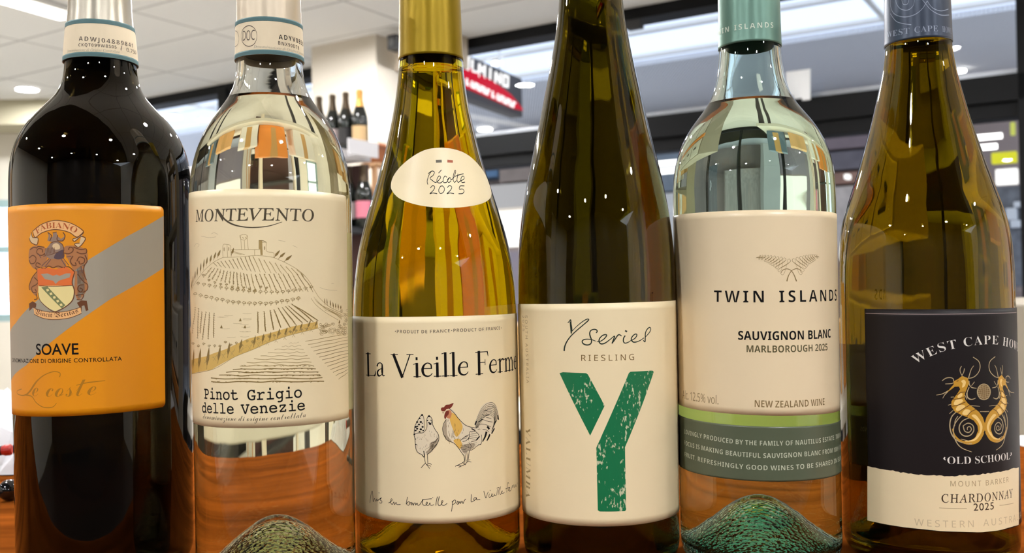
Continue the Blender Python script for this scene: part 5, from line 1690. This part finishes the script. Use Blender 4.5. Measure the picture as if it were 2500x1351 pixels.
bot = [(x, np.interp(x, [208, 300, 400, 600, 800, 900, 1000], [1180, 1200, 1216, 1237, 1243, 1232, 1203])) for x in np.linspace(1000, 209, 30)]
P = [A.uv(p) for p in top + bot]
A.fill_uv(P, p_cream, 0)
A.done('torn_strip', o)
A = Art(S, T6b)
A.line([(200, 97), (500, 102), (800, 99), (988, 92)], 3.5, mat('pinkish grey ink', (150, 132, 130), .5), 1)
A.done('border_line', o)
A = Art(S, T6b)
A.text('MOUNT BARKER', [(643, 1002), (800, 1000), (947, 979)], 25, ink_tan, 'sans', 0, spacing=1.25)
A.text('CHARDONNAY', [(597, 1087), (790, 1084), (969, 1058)], 40, mat('bistre ink', (60, 42, 22), .5), 'italic', .003, shear=-.19, spacing=1.1)
A.text('2025', [(764, 1130), (870, 1122)], 34, mat('bistre ink', (60, 42, 22), .5), 'gill', .004, spacing=1.1)
A.line([(585, 1115), (727, 1118)], 2.5, ink_tan, 2); A.line([(900, 1102), (972, 1090)], 2.5, ink_tan, 2)
ft = mat('faint tan ink', (208, 188, 150), .5)
A.text('WESTERN', [(455, 1205), (600, 1216), (765, 1215)], 32, ft, 'sans', 0, spacing=1.3)
A.text('AUSTRALIA', [(815, 1211), (890, 1203), (964, 1190)], 32, ft, 'sans', 0, spacing=1.3, fit='AUSTR')
A.done('strip_lettering', o)
A = Art(S, crop(2170, 820, 3.859))
A.text('WEST CAPE HOWE', [(255, 268), (350, 215), (440, 176), (525, 145), (612, 125), (770, 96), (900, 83), (1015, 83), (1110, 103), (1168, 122)], 74, ink_w, 'serifbold', -.008, fit='WEST CAPE HO', spacing=1.12)
A.done('lettering', o)
A = Art(S, crop(2170, 820, 3.859))
A.text('OLD SCHOOL', [(552, 1209), (720, 1209), (860, 1203), (1000, 1188), (1140, 1165)], 60, ink_w, 'serifbold', -.008)
A.line([(528, 1148), (520, 1158), (532, 1172)], [8, 14, 6], ink_w, 2); A.line([(1150, 1105), (1154, 1118), (1144, 1132)], [12, 12, 4], ink_w, 2)
A.done('lettering', o)
A = Art(S, crop(2170, 820, 3.859))
g1 = mat('seahorse gold', (206, 154, 52), .4, metal=.15); g2 = mat('seahorse cream', (244, 206, 128), .45); g3 = mat('seahorse brown', (104, 66, 16), .5); fl = mat('filigree', (186, 164, 124), .5)


def horse(f, k=1.0):
    def P(*a):
        return [f(x, y) for x, y in a]
    bodyp = P((690, 380), (745, 400), (755, 450), (735, 500), (715, 550), (715, 600), (745, 640), (800, 680), (850, 720), (885, 770), (905, 830), (903, 890), (880, 950), (830, 1000), (780, 1010), (775, 985), (815, 960), (842, 910), (835, 850), (800, 800), (740, 770), (680, 745), (620, 715), (590, 670), (590, 620), (620, 580), (650, 540), (672, 505), (660, 480), (620, 482), (570, 520), (548, 535), (575, 500), (610, 460), (610, 430), (650, 410))
    A.fill(bodyp, g1, 2)
    for q in (((612, 632), (640, 600), (690, 600), (695, 622), (650, 650), (618, 655)), ((630, 690), (660, 655), (710, 655), (715, 675), (670, 705), (640, 708)), ((692, 725), (720, 695), (760, 700), (768, 722), (735, 748), (700, 745)), ((645, 575), (670, 545), (692, 545), (690, 570), (660, 590)), ((780, 755), (815, 745), (860, 800), (882, 860), (868, 920), (850, 930), (858, 860), (830, 800)), ((680, 430), (705, 415), (725, 435), (715, 475), (690, 490), (695, 450))):
        A.fill(P(*q), g2, 3, True)
    for q in (((600, 600), (660, 595), (715, 575)), ((595, 665), (650, 655), (720, 625)), ((650, 725), (700, 690), (760, 655)), ((735, 765), (770, 720), (820, 695)), ((640, 560), (680, 535), (720, 530))):
        A.line(P(*q), 6, g3, 4)
    A.line(P((640, 430), (655, 425)), 7, g3, 4)
    A.line(P((862, 925), (835, 975), (790, 1004), (735, 1010), (670, 990), (620, 940), (600, 880)), [62, 52, 36, 24, 16, 12, 8], g1, 1)
    A.line(P((850, 930), (815, 975), (770, 992), (720, 995)), [22, 18, 12, 6], g2, 3)
    for q, w in ((((690, 378), (672, 340), (672, 310), (684, 290)), 6), (((690, 372), (705, 345), (712, 312)), 6), (((752, 395), (765, 350), (780, 310), (800, 284)), [9, 7, 6, 5]), (((700, 385), (740, 402), (800, 390), (845, 345), (860, 290), (845, 240), (795, 203)), [5, 6, 7, 7, 7, 7, 6]), (((610, 430), (605, 405), (575, 395), (535, 402), (503, 425)), [6, 7, 7, 7, 5]), (((615, 440), (590, 452), (533, 455)), [6, 6, 4]),
                 (((560, 520), (500, 550), (448, 560)), [8, 6, 4]), (((552, 530), (525, 560), (508, 590)), [8, 6, 4]), (((755, 430), (758, 460), (780, 488), (825, 496)), [9, 8, 7, 5]), (((780, 470), (792, 455), (806, 436)), 5), (((755, 490), (742, 520), (735, 545)), 8), (((735, 545), (740, 580), (775, 602), (815, 590)), [12, 12, 8, 5]), (((715, 560), (735, 600)), 5), (((755, 660), (800, 662), (858, 666)), [5, 5, 3]), (((860, 716), (940, 715)), 6),
                 (((640, 715), (595, 760), (575, 830), (585, 910), (625, 975), (700, 1010), (780, 1018)), [7, 9, 9, 10, 9, 9, 10]), (((700, 740), (650, 790), (615, 850), (610, 930), (640, 1010), (690, 1060), (780, 1096)), [6, 8, 8, 9, 8, 7, 4]), (((760, 775), (700, 800), (665, 850), (670, 910), (710, 945), (765, 940), (800, 895), (790, 845), (745, 825), (700, 850)), [6, 8, 9, 9, 9, 9, 9, 8, 8, 6]), (((700, 850), (715, 900), (755, 912), (778, 885), (765, 858), (740, 865), (740, 888)), [8, 8, 8, 8, 8, 7, 6]),
                 (((585, 580), (612, 578)), 5), (((560, 655), (590, 645)), 5), (((572, 735), (605, 705)), 5), (((620, 850), (625, 800), (650, 760)), 6), (((680, 975), (740, 990)), 6)):
        A.line(P(*q), w, fl, 1)


horse(lambda x, y: (x, y))
# the mirrored one, seen more obliquely towards the edge of the bottle
xs = [448, 510, 575, 660, 720, 800, 903]; xr = [1150 + 30, 1140, 1118, 1078, 1050, 998, 903]
horse(lambda x, y: (float(np.interp(x, xs, xr)), y - 14 * (903 - x) / 300 if y < 900 else y - 8 - 30 * (903 - x) / 400))
A.ellipse((895, 530), 62, 74, 7, fl, 2)
A.ellipse((895, 530), 58, 70, 0, mat('globe bronze', (112, 84, 40), .5), 1)
for k in range(-3, 4):
    A.line([(895 + k * 17 * .8, 530 - 66 + abs(k) * 7), (895 + k * 19, 530), (895 + k * 17 * .8, 530 + 66 - abs(k) * 7)], 3.5, fl, 3)
    A.line([(895 - 56 + abs(k) * 5, 530 + k * 19 + 6), (895, 530 + k * 19), (895 + 56 - abs(k) * 5, 530 + k * 19 + 6)], 3.5, fl, 3)
A.done('seahorse_print', o)
